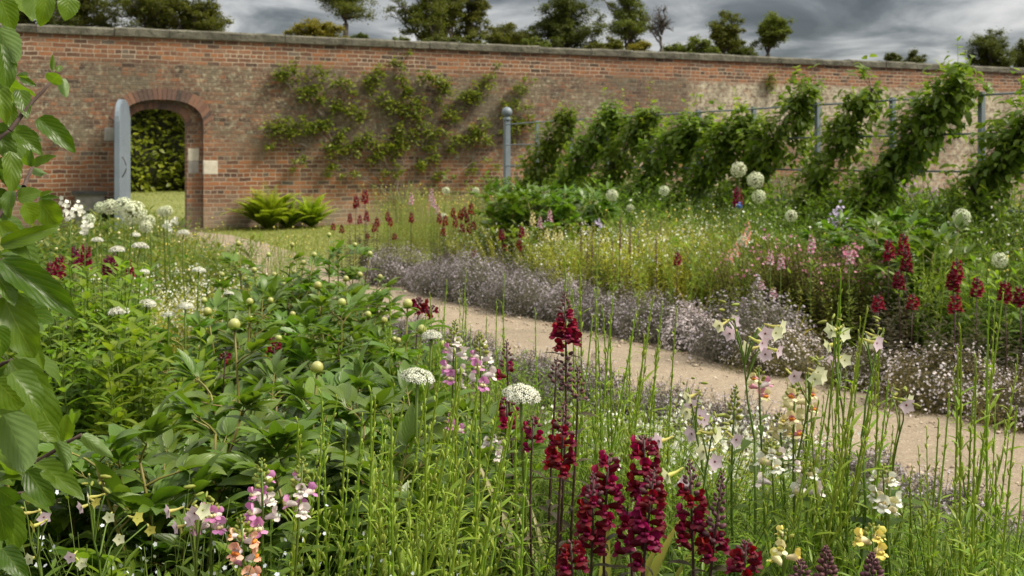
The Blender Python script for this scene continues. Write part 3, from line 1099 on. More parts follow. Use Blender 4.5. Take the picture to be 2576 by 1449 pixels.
# fan-trained fruit tree on the wall
m_fan = leaf_mat('wall_fruit_leaf', (0.09, 0.155, 0.025), (0.21, 0.26, 0.045), 0.45, 0.5)
s0, _ = wall_at(1010, 470)
fan = thing('fan_fruit_tree', 'fan trained fruit tree spread flat on the brick wall', 'tree', (wall_pt(s0, -.06)[0], wall_pt(s0, -.06)[1], 0), WA)
clusters = [(725, 185, 34), (705, 190, 16), (800, 185, 24), (760, 235, 26), (790, 225, 22), (865, 215, 24), (850, 205, 14), (800, 250, 20), (840, 268, 22), (880, 280, 24),
            (905, 290, 20), (690, 320, 34), (725, 330, 28), (760, 320, 24), (790, 315, 24), (815, 310, 20), (672, 370, 12), (830, 375, 26), (860, 370, 22), (850, 345, 14),
            (755, 405, 16), (830, 420, 16), (945, 180, 22), (935, 205, 24), (930, 225, 16), (985, 155, 16), (1005, 170, 14), (1010, 200, 20), (1015, 225, 18), (955, 255, 22), (985, 265, 30),
            (1020, 275, 26), (1045, 260, 22), (1040, 290, 22), (1065, 195, 24), (1090, 200, 18), (1115, 215, 20), (1120, 235, 18), (1100, 215, 14), (1060, 320, 24), (1080, 340, 22), (1075, 370, 20), (1085, 395, 18),
            (1130, 290, 24), (1140, 300, 14), (1160, 240, 18), (1185, 245, 24), (1215, 215, 26), (1230, 195, 16), (1180, 235, 14), (1200, 330, 24), (1190, 350, 22), (1215, 310, 18), (1220, 355, 18),
            (920, 350, 30), (955, 370, 26), (985, 375, 26), (1010, 365, 22), (930, 400, 16), (1000, 345, 24), (1000, 330, 18), (890, 355, 16), (1130, 350, 14), (1150, 355, 22), (1125, 375, 14), (960, 435, 12), (985, 440, 10),
            (885, 437, 12), (1275, 265, 16), (1295, 225, 20), (1310, 230, 14), (1320, 270, 16), (1290, 300, 20), (1310, 315, 22), (1285, 330, 18), (1330, 310, 12), (1240, 420, 14), (1180, 430, 16), (1100, 440, 20), (1055, 420, 16), (1260, 260, 12)]
wood, fol = MB(), MB()
c0 = np.array([0, 0, .35])
wood.tube(*limb((0, 0, 0), (0, -.02, .5), .035, .026, 5, 0, .02), 7)
mains = [(690, 320), (745, 215), (865, 215), (940, 190), (985, 265), (1020, 205), (1090, 205), (1215, 215), (1190, 345), (920, 350), (1310, 300), (840, 372), (1075, 370)]
fl = lambda px, py, d: np.array([wall_at(px, py)[0] - s0, -d, wall_at(px, py)[1]])
for mx, my in mains:
    tgt = fl(mx, my, U(.0, .05))
    wood.tube(*limb((0, -.02, U(.3, .5)), tgt, .012, .005, 10, U(-.06, .04), .035), 5)
mainp = np.array([fl(a, b, .02) for a, b in mains])
clusters += [(a_ + U(-38, 38), b_ + U(-30, 30), U(5, 11)) for a_, b_, _ in clusters for _k in range(1)]
for cx_, cy_, r in clusters:
    p = fl(cx_, cy_, .08)
    rr = r / FPX * 23
    tline = mainp * .75 + np.array([0, -.02, .4]) * .25
    q = (tline if rng.random() < .5 else mainp)[np.argmin(np.abs(mainp[:, 0] - p[0]) + np.abs(mainp[:, 2] - p[2]))]
    wood.tube(*limb(q, p, .008, .004, 6, 0, .08), 3)
    n = int(55 * (r / 20) ** 2) + 9
    P = p + rng.normal(0, .5, (n, 3)) * np.array([rr, .09, rr * .85])
    P[:, 1] = np.minimum(P[:, 1], -.02)
    D = sph_dirs(n, -.6, .7)
    D[:, 1] -= .4
    fol.inst(leaf('lance', .42, 3, 1, .5, .25), sc(frames(D, rng.normal(0, .6, n)), rng.uniform(.07, .125, n)), P)
wood.build('trunk', plain_mat('fan_bark', (0.13, 0.105, 0.08), (0.20, 0.165, 0.13), 8, .9, .5, .01), fan)
fol.build('foliage', m_fan, fan)
# little plants rooted in the wall
for i, (px, py, r, lb) in enumerate(((1935, 205, 22, 'small green plant growing out of the brick wall above the trellis'), (150, 345, 10, 'tiny green tuft growing out of the brick wall left of the door'))):
    s_, z_ = wall_at(px, py)
    w_ = wall_pt(s_, -.03)
    t = thing('wall_plant', lb, 'plant', (w_[0], w_[1], z_), WA)
    mb = MB()
    n = 160 if i == 0 else 40
    rr = r / FPX * 25
    D = sph_dirs(n, -.6, .7)
    D[:, 1] -= .4
    mb.inst(leaf('ovate', .5, 3, 1, .5, .25), sc(frames(D), rng.uniform(.05, .1, n)), rng.normal(0, .5, (n, 3)) * np.array([rr, .05, rr * 1.3]) - np.array([0, .05, 0]))
    mb.build('foliage', m_fan, t)

# ferns at the wall foot
m_fern = leaf_mat('fern_leaf', (0.24, 0.40, 0.03), (0.42, 0.55, 0.07), 0.5, 0.5)
m_fern_d = leaf_mat('dark_fern_leaf', (0.06, 0.13, 0.02), (0.11, 0.19, 0.03), 0.45, 0.5)


def fern(label, loc, h, n, mat, name='fern'):
    root = thing(name, label, 'fern', loc, U(0, 6))
    mb = MB()
    pin = leaf('lance', .46, 3, 1, .4, .1)
    for k in range(n):
        az, el, L = U(0, 6.28), U(.6, 1.52), h * U(.6, 1.05)
        t = np.linspace(0, 1, 16)
        ang = el - 1.25 * t ** 2.6 * U(.4, 1.1)
        r = np.concatenate([[0], np.cumsum(np.cos(ang[1:]) / 15)]) * L
        z = np.concatenate([[0], np.cumsum(np.sin(ang[1:]) / 15)]) * L
        P = Z3(r * math.cos(az), r * math.sin(az), z)
        mb.tube(P, np.linspace(.006, .001, 16), 3)
        T = np.gradient(P, axis=0)
        T /= np.linalg.norm(T, axis=1)[:, None]
        S = np.array([-math.sin(az), math.cos(az), 0])
        tt_ = np.linspace(.10, .99, 34)
        for sg in (-1, 1):
            B = np.stack([np.interp(tt_, t, P[:, i]) for i in range(3)], -1)
            TT = np.stack([np.interp(tt_, t, T[:, i]) for i in range(3)], -1)
            D = S * sg + TT * .45 + np.array([0, 0, .12])
            ln = L * .17 * np.sin(np.pi * tt_ ** .8) ** .7 * rng.uniform(.85, 1.1, 34) + .006
            mb.inst(pin, sc(frames(D), Z3(ln * .75, ln, ln)), B)
    mb.build('frond', mat, root)
    return root


fp = lambda px, d: (*wall_pt(wall_s(px), -d), 0)
fern('big bright green fern clump at the brick wall', fp(655, .75), 1.0, 95, m_fern)
fern('bright green fern leaning right beside the big fern clump', fp(705, .65), .72, 40, m_fern)
fern('smaller bright green fern standing apart at the wall', fp(768, .5), .80, 56, m_fern)
fern('dark green fern between the door and the stone bin', fp(262, .55), .85, 30, m_fern_d)

# ================================================================ TRELLIS AND LEANING APPLE CORDONS
m_rail = plain_mat('grey_blue_iron', (0.12, 0.15, 0.175), (0.16, 0.19, 0.215), 8, 0.5, 0.2, 0.003, spec=0.5)
T0, TD = np.array([-.08, 18.1]), np.array([.445, -.896])
TA = math.atan2(TD[1], TD[0])


def trel(px):
    u = (px - CX) / FPX
    return (u * T0[1] - T0[0]) / (TD[0] - u * TD[1])


trl = thing('trellis', 'grey blue iron trellis of posts and rails with a ball topped end post', 'trellis', (T0[0], T0[1], 0), TA)
mb = MB()
mb.box((-.042, -.042, 0), (.042, .042, 1.96))
mb.lathe([(.055, 1.955), (.066, 1.965), (.066, 1.985), (.045, 2.0), (.04, 2.015), (.0, 2.016)], 12)
o = mb.build('end_post', m_rail, trl, smooth=False)
mb = MB()
mb.lathe([(.082 * math.sin(a) + .001, 2.09 - .082 * math.cos(a)) for a in np.linspace(0.15, math.pi, 12)], 18)
mb.build('ball_finial', m_rail, o)
for k in range(1, 14):
    mb = MB()
    x = 1.03 * k
    mb.box((x - .022, -.022, 0), (x + .022, .022, 1.925))
    mb.build('post', m_rail, trl, smooth=False)
for z in (1.895, 1.565, 1.235, .91, .58):
    mb = MB()
    mb.tube(Z3(np.linspace(.0, 14.2, 30), -.034, z + rng.normal(0, .002, 30)), .0105, 6)
    mb.build('rail', m_rail, trl)

m_apple_c = leaf_mat('cordon_leaf', (0.075, 0.140, 0.022), (0.155, 0.23, 0.04), 0.46, 0.42)
m_apple_y = leaf_mat('cordon_shoot_leaf', (0.15, 0.24, 0.03), (0.26, 0.33, 0.06), 0.48, 0.45)
cord = [((1345, 460), (1445, 285), 'apple cordon nearest the ball topped post'), ((1440, 445), (1560, 290), 'second apple cordon from the ball topped post'),
        ((1530, 455), (1648, 282), 'leafy apple cordon, third from the ball topped post'), ((1655, 425), (1780, 300), 'apple cordon with its dark stem showing, fourth along the trellis'),
        ((1785, 425), (1900, 312), 'low bushy apple cordon in the middle of the trellis'), ((1900, 440), (2052, 222), 'tall apple cordon rising above the top rail over the white globes'),
        ((2050, 505), (2208, 222), 'apple cordon between two bare trellis posts'), ((2185, 515), (2330, 330), (2440, 200), 'heavy leafy apple cordon with the tallest crown'),
        ((2420, 530), (2560, 360), (2700, 250), 'apple cordon at the right border'), ((2700, 540), (2850, 300), 'apple cordon beyond the right border')]
lt_c = [leaf('ovate', .55, 4, 1, c, .3, .02) for c in (.3, .8, 1.2)]
for ci, spec in enumerate(cord):
    lab = spec[-1]
    pts = []
    for px, py in spec[:-1]:
        t = trel(px)
        Yt = T0[1] + TD[1] * t
        pts.append((t, EYE - (py - HOR) / FPX * Yt))
    pts = np.array(pts)
    # continue the stem down to the ground at the same slope
    sl = (pts[1] - pts[0])
    t0 = pts[0][0] - sl[0] / sl[1] * pts[0][1] * .8
    axis = np.concatenate([[[t0, 0]], pts])
    base = T0 + TD * t0
    nrm = np.array([-TD[1], TD[0]])
    root = thing('cordon_apple_tree', lab + ', trained at a slant', 'apple tree', (base[0], base[1], 0), TA)
    axis[:, 0] -= t0
    s_ = np.linspace(0, 1, 12)
    tk = np.linspace(0, 1, len(axis))
    A = Z3(np.interp(s_, tk, axis[:, 0]), -.06, np.interp(s_, tk, axis[:, 1]))
    A[1:-1] += rng.normal(0, .015, (10, 3))
    wood = MB()
    wood.tube(A, np.linspace(.035, .012, 12), 7)
    L = np.linalg.norm(A[-1] - A[0])
    fol = MB()
    ns = int(L * 70)
    for k in range(ns):
        u_ = U(.16, 1.0)
        p = np.array([np.interp(u_, s_, A[:, i]) for i in range(3)])
        fat = .42 + .58 * math.sin(u_ * (7 + ci % 3) + ci * 2.1) ** 2
        r = (.27 + .04 * u_) * fat
        d = rng.normal(0, 1, 3) * np.array([1, .9, 1])
        d /= np.linalg.norm(d)
        q = p + d * r * U(.35, 1.15)
        wood.tube(np.array([p, (p + q) / 2 + rng.normal(0, .01, 3), q]), [.006, .004, .002], 3, cap=False)
        n = 15
        P = q + rng.normal(0, .055, (n, 3))
        D = d * .5 + sph_dirs(n, -.75, .35) * .9
        for j in range(3):
            w_ = slice(j, None, 3)
            m = len(P[w_])
            fol.inst(lt_c[j], sc(frames(D[w_], rng.normal(0, .35, m)), rng.uniform(.065, .112, m)), P[w_], 0)
    for k in range(int(L * 9)):
        u_ = U(.3, 1.0)
        p = np.array([np.interp(u_, s_, A[:, i]) for i in range(3)]) + rng.normal(0, .09, 3) + np.array([0, 0, .1])
        hgt = U(.10, .26)
        q = p + np.array([rng.normal(0, .05), rng.normal(0, .05), hgt])
        fol.tube(np.array([p, q]), [.003, .0015], 3, 1, cap=False)
        n = 8
        tq = rng.uniform(.3, 1.05, n)[:, None]
        fol.inst(lt_c[0], sc(frames(sph_dirs(n, .0, .8), rng.normal(0, .3, n)), rng.uniform(.04, .075, n)), p + (q - p) * tq, 1)
    wood.build('trunk', m_bark, root)
    fol.build('foliage', [m_apple_c, m_apple_y], root)

# ================================================================ BED PLANTS: materials and templates
def star(n=5, r=1.0, inner=.42, cup=.25):
    """Flat starry flower facing +y, n petals."""
    V, A = [(0, 0, 0)], [(0, 0, 0)]
    for k in range(2 * n):
        a = math.pi * k / n
        rr = r if k % 2 == 0 else r * inner
        V.append((rr * math.cos(a), cup * rr, rr * math.sin(a)))
        A.append((0, rr / r, 0))
    F = {3: np.array([(0, 1 + (k + 1) % (2 * n), 1 + k) for k in range(2 * n)])}
    return np.array(V), F, np.array(A)


DIA = (np.array([(0, 0, 0), (.5, .5, .08), (0, 1, 0), (-.5, .5, .08)]), {4: np.array([(0, 1, 2, 3)])}, np.array([(0, 0, 0), (1, .5, 0), (0, 1, 0), (-1, .5, 0)]))
BLB = blob(1, 1, 1, 6, 4)
BLS = blob(1, 1, 1, 5, 3)

m_stem = leaf_mat('green_stem', (0.07, 0.135, 0.025), (0.11, 0.185, 0.035), 0.15, 0.5, vary=.08)
m_stem_y = leaf_mat('pale_stem', (0.19, 0.24, 0.06), (0.27, 0.29, 0.09), 0.15, 0.5, vary=.05)
m_stem_d = leaf_mat('dark_stem', (0.045, 0.022, 0.022), (0.075, 0.035, 0.032), 0.1, 0.5, vary=.08)
m_green = leaf_mat('mid_green_leaf', (0.06, 0.125, 0.022), (0.115, 0.20, 0.035), 0.42, 0.45)
m_bright = leaf_mat('bright_green_leaf', (0.10, 0.20, 0.02), (0.18, 0.29, 0.035), 0.45, 0.42)
m_lime = leaf_mat('lime_leaf', (0.40, 0.47, 0.075), (0.56, 0.60, 0.14), 0.48, 0.5, tint=(1.2, 1.25, .7))
m_pale = leaf_mat('pale_feathery_leaf', (0.13, 0.26, 0.075), (0.22, 0.36, 0.11), 0.45, 0.5, tint=(1.2, 1.3, .7))
m_olive = leaf_mat('olive_leaf', (0.095, 0.135, 0.028), (0.175, 0.21, 0.045), 0.4, 0.5)
m_glauc = leaf_mat('blue_green_leaf', (0.10, 0.16, 0.075), (0.17, 0.24, 0.12), 0.35, 0.5)
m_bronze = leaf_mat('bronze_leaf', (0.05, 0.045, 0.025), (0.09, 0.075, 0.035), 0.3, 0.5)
m_thyme = leaf_mat('thyme_leaf', (0.10, 0.105, 0.05), (0.185, 0.18, 0.10), 0.3, 0.7)
m_thyme_p = leaf_mat('purple_thyme_leaf', (0.122, 0.112, 0.085), (0.205, 0.187, 0.152), 0.3, 0.7, tint=(1.15, 1.1, 1.0))
m_lilac = leaf_mat('lilac_petal', (0.38, 0.33, 0.39), (0.56, 0.50, 0.56), 0.3, 0.6, tint=(1.1, 1, 1.1), back=1)
m_white = leaf_mat('white_petal', (0.74, 0.74, 0.66), (0.82, 0.82, 0.76), 0.3, 0.5, tint=(1.1, 1.1, 1.0), back=1, vary=.03)
m_palepink = leaf_mat('pale_pink_petal', (0.62, 0.54, 0.57), (0.78, 0.72, 0.73), 0.3, 0.5, tint=(1.15, 1, 1.05), back=1, vary=.05)
m_pink = leaf_mat('pink_petal', (0.58, 0.20, 0.34), (0.75, 0.42, 0.52), 0.3, 0.5, tint=(1.2, .9, 1), back=1, vary=.05)
m_red = leaf_mat('dark_red_petal', (0.075, 0.002, 0.007), (0.15, 0.003, 0.012), 0.33, 0.6, tint=(2.1, .8, 1.6), back=1.25, vary=.08, spec=.25)
m_mag = leaf_mat('magenta_red_petal', (0.12, 0.003, 0.024), (0.24, 0.006, 0.062), 0.36, 0.55, tint=(1.9, .8, 1.8), back=1.2, vary=.08, spec=.25)
m_scar = leaf_mat('scarlet_petal', (0.16, 0.002, 0.012), (0.27, 0.004, 0.026), 0.3, 0.55, tint=(1.8, .8, 1.2), back=1.2, vary=.05, spec=.25)
m_rbud = leaf_mat('dark_red_bud', (0.085, 0.035, 0.04), (0.14, 0.055, 0.06), 0.15, 0.6, vary=.08)
m_gbud = leaf_mat('green_bud', (0.14, 0.20, 0.04), (0.24, 0.29, 0.07), 0.25, 0.5, vary=.08)
m_yel = leaf_mat('yellow_petal', (0.76, 0.64, 0.12), (0.84, 0.76, 0.24), 0.3, 0.5, tint=(1.1, 1, .6), back=1, vary=.03)
m_cream = leaf_mat('cream_petal', (0.74, 0.66, 0.36), (0.82, 0.76, 0.5), 0.3, 0.5, tint=(1.1, 1, .8), back=1, vary=.03)
m_orange = leaf_mat('orange_petal', (0.75, 0.24, 0.03), (0.82, 0.36, 0.06), 0.3, 0.5, tint=(1.2, .9, .6), back=1, vary=.03)
m_peach = leaf_mat('peach_petal', (0.74, 0.38, 0.26), (0.8, 0.5, 0.36), 0.3, 0.5, tint=(1.15, 1, .9), back=1, vary=.03)
m_mauve = leaf_mat('mauve_petal', (0.52, 0.16, 0.42), (0.68, 0.34, 0.58), 0.32, 0.5, tint=(1.2, .9, 1.15), back=1, vary=.05)
m_blush = leaf_mat('blush_white_petal', (0.74, 0.62, 0.62), (0.82, 0.76, 0.72), 0.32, 0.5, tint=(1.1, 1, 1.05), back=1, vary=.03)
m_nicp = leaf_mat('tobacco_pink_petal', (0.70, 0.56, 0.66), (0.82, 0.74, 0.80), 0.35, 0.55, tint=(1.1, 1, 1.05), back=1, vary=.03)
m_nicw = leaf_mat('tobacco_cream_petal', (0.70, 0.70, 0.50), (0.80, 0.80, 0.62), 0.35, 0.55, tint=(1.1, 1.1, .9), back=1, vary=.03)
m_nicy = leaf_mat('tobacco_yellow_petal', (0.42, 0.40, 0.09), (0.58, 0.55, 0.18), 0.35, 0.55, tint=(1.1, 1.1, .7), back=1, vary=.03)
m_throat = leaf_mat('dark_throat', (0.16, 0.03, 0.08), (0.22, 0.05, 0.10), 0.1, 0.6, back=1)
m_tube = leaf_mat('pale_green_tube', (0.40, 0.44, 0.16), (0.52, 0.55, 0.25), 0.3, 0.5, back=1)
m_allium = leaf_mat('allium_floret', (0.60, 0.64, 0.46), (0.74, 0.77, 0.60), 0.3, 0.5, tint=(1.1, 1.15, .95), back=1, vary=.04)
m_gcore = leaf_mat('allium_core', (0.12, 0.16, 0.06), (0.2, 0.25, 0.1), 0.2, 0.6, back=1)
m_peony = leaf_mat('peony_leaf', (0.060, 0.134, 0.022), (0.118, 0.210, 0.036), 0.33, 0.38, tint=(1.6, 1.7, .5), back=1.3, vein=((0.11, 0.19, 0.06), .035, 6.0, .35), spec=.45)
m_pbud = leaf_mat('peony_bud', (0.22, 0.31, 0.07), (0.38, 0.43, 0.14), 0.25, 0.35, tint=(1.1, 1.1, .7), back=1, vary=.1, spec=.4, tip=(.44, .44, .18))
m_sepal = leaf_mat('bud_sepal', (0.13, 0.20, 0.04), (0.22, 0.27, 0.07), 0.25, 0.4, back=1.1)
m_spire = leaf_mat('spire_green', (0.155, 0.275, 0.032), (0.24, 0.38, 0.058), 0.4, 0.4, vary=.1)
m_spire_p = leaf_mat('seed_pod_green', (0.25, 0.37, 0.08), (0.36, 0.48, 0.14), 0.4, 0.4, vary=.1)
m_dry = leaf_mat('dry_straw', (0.42, 0.30, 0.13), (0.55, 0.42, 0.2), 0.3, 0.6, back=1)
m_blue = leaf_mat('blue_petal', (0.08, 0.12, 0.5), (0.12, 0.2, 0.65), 0.2, 0.5, back=1)
m_violet = leaf_mat('violet_petal', (0.32, 0.16, 0.42), (0.48, 0.3, 0.58), 0.3, 0.5, back=1)

LANCE = [leaf('lance', .3, 4, 1, c, .25) for c in (.3, .7, 1.1)]
NARROW = [leaf('lance', .13, 3, 1, c, .3) for c in (.2, .7, 1.1)]
BROAD = [leaf('lance', .36, 4, 1, c, .25, .01) for c in (.4, .8, 1.2)]
STRAP = [leaf('strap', .05, 8, 1, c, .35) for c in (.4, 1.2, 2.2)]
GRASSB = [leaf('grass', .035, 5, 1, c, .3) for c in (.3, .8, 1.6)]


def stemmy(mb_stem, mb_leaf, n, h, r0, lean, tpls, ll, per, t0=.12, up=.35, taper=.6, opp=False, smat=0, lmat=0, rad=.003, droop=0.0, mb_fl=None, fl=None, flprob=1.0, flsz=.006, flper=3, flsp=.02, base=None, curve=.1, tipmat=None, tipt=.86):
    """Clump of leafy stems: n stems of height h from a disc r0, each with leaves (and small flowers at its tip)."""
    tops = []
    for k in range(n):
        a, r = U(0, 6.283), r0 * math.sqrt(U(0, 1))
        b = np.array([r * math.cos(a), r * math.sin(a), 0.0]) if base is None else np.asarray(base[k], float)
        hh = h * U(.72, 1.08)
        out = np.array([math.cos(a), math.sin(a), 0]) * (lean * hh * (r / (r0 + 1e-6)) + U(-.06, .06) * hh) + np.array([U(-.05, .05), U(-.05, .05), 0]) * hh
        t = np.linspace(0, 1, 6)
        P = b + out * (t ** 1.6)[:, None] + np.array([0, 0, 1]) * (hh * t)[:, None] + np.array([U(-1, 1), U(-1, 1), 0]) * (curve * hh * np.sin(np.pi * t) * .3)[:, None]
        if mb_stem is not None:
            mb_stem.tube(P, np.linspace(rad, rad * .5, 6), 4, smat, cap=False)
        m = per
        tt = np.sort(rng.uniform(t0, .99, m))
        if opp:
            tt = np.repeat(np.linspace(t0, .98, m // 2), 2)
        B = np.stack([np.interp(tt, t, P[:, i]) for i in range(3)], -1)
        az = (np.arange(len(tt)) * 2.4 + U(0, 6)) if not opp else (np.repeat(np.arange(len(tt) // 2) * 1.57, 2) + np.tile([0, math.pi], len(tt) // 2) + U(0, 6))
        upv = up + .7 * (tt ** 3) + rng.normal(0, .12, len(tt))
        D = Z3(np.cos(az), np.sin(az), upv - droop)
        L = ll * (1 - taper * tt ** 2.5) * rng.uniform(.75, 1.2, len(tt))
        M = sc(frames(D, rng.normal(0, .25, len(tt))), L)
        for j, tp in enumerate(tpls):
            w = slice(j, None, len(tpls))
            if tipmat is not None:
                hi = tt[w] > tipt
                mb_leaf.inst(tp, M[w][~hi], B[w][~hi], lmat)
                mb_leaf.inst(tp, M[w][hi], B[w][hi], tipmat)
            else:
                mb_leaf.inst(tp, M[w], B[w], lmat)
        tops.append(P[-1])
        if mb_fl is not None and U(0, 1) < flprob:
            q = P[-1] + rng.normal(0, flsp, (flper, 3)) * np.array([1, 1, 1.4]) - np.array([0, 0, flsp])
            mb_fl.inst(fl, sc(frames(sph_dirs(flper, -.1, 1)), flsz * rng.uniform(.7, 1.2, flper)), q)
    return np.array(tops)


def stuff(o):
    o['kind'] = 'stuff'
    return o


def clump(name, label, cat, group, smat, lmats, fmat=None, flname='blossom', **kw):
    root = thing(name, label, cat, (0, 0, -50), 0, group)
    ms, ml, mf = MB(), MB(), MB()
    stemmy(ms, ml, mb_fl=mf if fmat else None, **kw)
    ml_ = ml
    ms.build('stems', smat, root)
    ml_.build('foliage', lmats, root)
    if fmat:
        stuff(mf.build(flname, fmat, root))
    return root


PROTO = []


def place(protos, pts, scales=(.85, 1.15), label=None, group=None):
    """Set copies of the prototypes out at the given ground points; the prototypes themselves are used first."""
    res = []
    for p in pts:
        pr = protos[int(rng.integers(len(protos)))]
        if pr.location.z < -40 and label is None:
            pass
        s = U(*scales)
        r = dup(pr, (p[0], p[1], p[2] if len(p) > 2 else 0), U(0, 6.28), s, label, group, (U(-.05, .05), U(-.05, .05)))
        res.append(r)
    for pr in protos:
        if pr not in PROTO:
            PROTO.append(pr)
    return res


def drop_protos():
    for pr in PROTO:
        for c in list(pr.children):
            for g in list(c.children):
                bpy.data.objects.remove(g)
            bpy.data.objects.remove(c)
        bpy.data.objects.remove(pr)
    PROTO.clear()


def pix(x0, x1, y0, y1, n, h, pathgap=.12, bmin=-99):
    """n ground points under plants of height h whose tops fall in the pixel window; none on the path."""
    out = []
    tries = 0
    while len(out) < n and tries < n * 30:
        tries += 1
        p = under(U(x0, x1), U(y0, y1), h)
        if path_dist(p[0], p[1])[0] > pathgap and float(PN @ p[:2]) > bmin:
            out.append(p)
    return out


# ================================================================ THYME BORDERS
def mound(name, label, group, r, h, lmat, fmat, nleaf=9500, nfl=750, flsz=.0085):
    root = thing(name, label, 'thyme', (0, 0, -50), 0, group)
    ph = rng.uniform(0, 6, 6)

    def pos(n, lo, hi, rad=None):
        d = sph_dirs(n, .02, 1)
        az = np.arctan2(d[:, 1], d[:, 0])
        lump = 1 + .16 * np.sin(3 * az + ph[0] + 2 * d[:, 2]) + .12 * np.sin(7 * az + ph[1] + 5 * d[:, 2]) + .10 * np.sin(9 * d[:, 2] + ph[2] + 2 * az)
        k = rng.uniform(lo, hi, n) ** .6
        return d, d * np.array([r, r, h]) * (lump * k)[:, None]
    mb = MB()
    d, P = pos(nleaf, .25, 1.05)
    D = d * .8 + np.array([0, 0, .7]) + rng.normal(0, .5, (nleaf, 3))
    mb.inst(DIA, sc(frames(np.cross(d, sph_dirs(nleaf)) + d * .35, rng.normal(0, .35, nleaf), up=d), Z3(*(rng.uniform(.008, .014, nleaf) * k for k in (.8, 1.6, 1)))), P)
    # sprigs standing proud of the cushion
    ns = 120
    d2, P2 = pos(ns, .95, 1.1)
    ms = MB()
    for i in range(ns):
        q = P2[i] * .7
        e = P2[i] + (d2[i] * .6 + np.array([0, 0, .8])) * U(.015, .055)
        ms.tube(np.array([q, e]), [.0014, .0009], 3, cap=False)
        n = 9
        t = rng.uniform(.4, 1, n)[:, None]
        mb.inst(DIA, sc(frames(sph_dirs(n, -.2, 1)), Z3(*(rng.uniform(.006, .010, n) * k for k in (.8, 1.6, 1)))), q + (e - q) * t)
        P2[i] = e
    ms.inst(blob(r * .68, r * .68, h * .66, 12, 8), np.eye(3), [(0, 0, .02)])  # solid dark core blocks see-through, its colour standing in for shade inside
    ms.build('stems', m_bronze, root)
    mb.build('foliage', lmat, root)
    mf = MB()
    d3, P3 = pos(nfl * 2, .9, 1.1)
    kp = d3[:, 2] > .25 + rng.uniform(-.25, .45, len(d3))
    d3, P3 = d3[kp], P3[kp]
    P3 = np.concatenate([P3, np.repeat(P2, 3, 0) + rng.normal(0, .007, (ns * 3, 3))])
    n = len(P3)
    mf.inst(star(4, 1, .5, .3), sc(frames(np.concatenate([d3, np.repeat(d2, 3, 0)]) + rng.normal(0, .5, (n, 3)) + np.array([0, 0, .4])), flsz * rng.uniform(.6, 1.15, n)), P3)
    stuff(mf.build('blossom', fmat, root))
    return root


GT1, GT2, GT3 = 'purple thyme cushions along the far path edge', 'white flowered thyme cushions along the far path edge', 'thyme cushions along the near path edge'
th_p = [mound('thyme_cushion', 'grey purple thyme cushion in the far stretch of the border across the path', GT1, .35, .35, m_thyme_p, m_lilac, 9500, 800, .0085) for _ in range(3)]
th_l = [mound('thyme_cushion', 'pale lilac flowering thyme cushion among the grey purple ones across the path', 'pale lilac thyme cushions', .22, .25, m_thyme_p, m_palepink, 7500, 1700, .010)]
th_w = [mound('thyme_cushion', 'thyme cushion dotted with white and pale pink flowers across the near stretch of the path', GT2, .33, .25, m_thyme, m_palepink, 9500, 800, .008) for _ in range(3)]
th_n = [mound('thyme_cushion', 'dark purple green thyme cushion on the near side of the path', GT3, .24, .20, m_thyme_p, m_lilac, 8000, 420, .007) for _ in range(2)]
far_edge = lambda a: 4.42 + .62
pp, pl, pw = [], [], []
a = .6
while a < 11.2:
    for b, j in ((5.20, .06), (5.58, .1)):
        if b > 5.5 and rng.random() < .42:
            continue
        q = ab(a + U(-.12, .12), b + U(-j, j) + (.0 if a < 9 else (a - 9) * -.06))
        r_ = rng.random()
        (pw if a < 5.6 + U(-.4, .4) else (pl if r_ < .22 else pp)).append(q)
    a += .52
place(th_p, pp, (.72, 1.2))
place(th_l, pl, (.75, 1.15))
place(th_w, pw, (.65, 1.2))
pn_ = [ab(a + U(-.1, .1), 3.52 + U(-.14, .10)) for a in np.arange(.2, 8.2, .42)]
place(th_n, pn_, (.7, 1.05))

# ================================================================ RIGHT BED FILLING
gold = [clump('golden_tuft', 'golden lime tuft with tiny white flowers behind the thyme border', 'plant', 'golden tufts behind the thyme', m_stem_y, m_lime, m_white,
              n=80, h=.52, r0=.2, lean=.4, tpls=NARROW, ll=.038, per=28, up=.6, taper=.3, rad=.0018, fl=star(5, 1, .6, .2), flprob=.55, flsz=.0085, flper=2, flsp=.014) for _ in range(3)]
feath = [clump('feathery_plant', 'pale feathery plant with yellow button flowers behind the dark red snapdragons', 'plant', 'feathery plants by the wall end of the bed', m_stem_y, m_pale, m_yel,
               n=34, h=.85, r0=.22, lean=.3, tpls=NARROW, ll=.05, per=22, up=.7, taper=.3, rad=.003, fl=BLS, flprob=.3, flsz=.009, flper=1, flsp=.01) for _ in range(2)]
fresh = [clump('leafy_plant', 'fresh green upright plant dotted white in the middle of the bed across the path', 'plant', 'white dotted green plants in the far bed', m_stem, m_bright, m_white,
               n=40, h=.72, r0=.22, lean=.3, tpls=NARROW, ll=.06, per=22, up=.55, taper=.35, rad=.0025, fl=star(5, 1, .6, .2), flprob=.4, flsz=.009, flper=1, flsp=.02) for _ in range(2)]
dark = [clump('bushy_snapdragon', 'bushy brown green plant with small pink flowers behind the thyme', 'plant', 'bushy pink flowered plants', m_stem_d, [m_olive, m_bronze], m_pink,
              n=62, h=.62, r0=.24, lean=.35, tpls=NARROW, ll=.05, per=38, up=.5, taper=.3, rad=.0025, fl=star(5, 1, .6, .3), flprob=.22, flsz=.013, flper=2, flsp=.02) for _ in range(2)]
bushg = [clump('leafy_bush', 'mid green leafy bush at the foot of the trellis', 'bush', 'green bushes at the foot of the trellis', m_stem, [m_green, m_bright],
               n=46, h=.95, r0=.32, lean=.35, tpls=LANCE, ll=.10, per=22, up=.25, taper=.3, rad=.004, tipmat=1) for _ in range(3)]
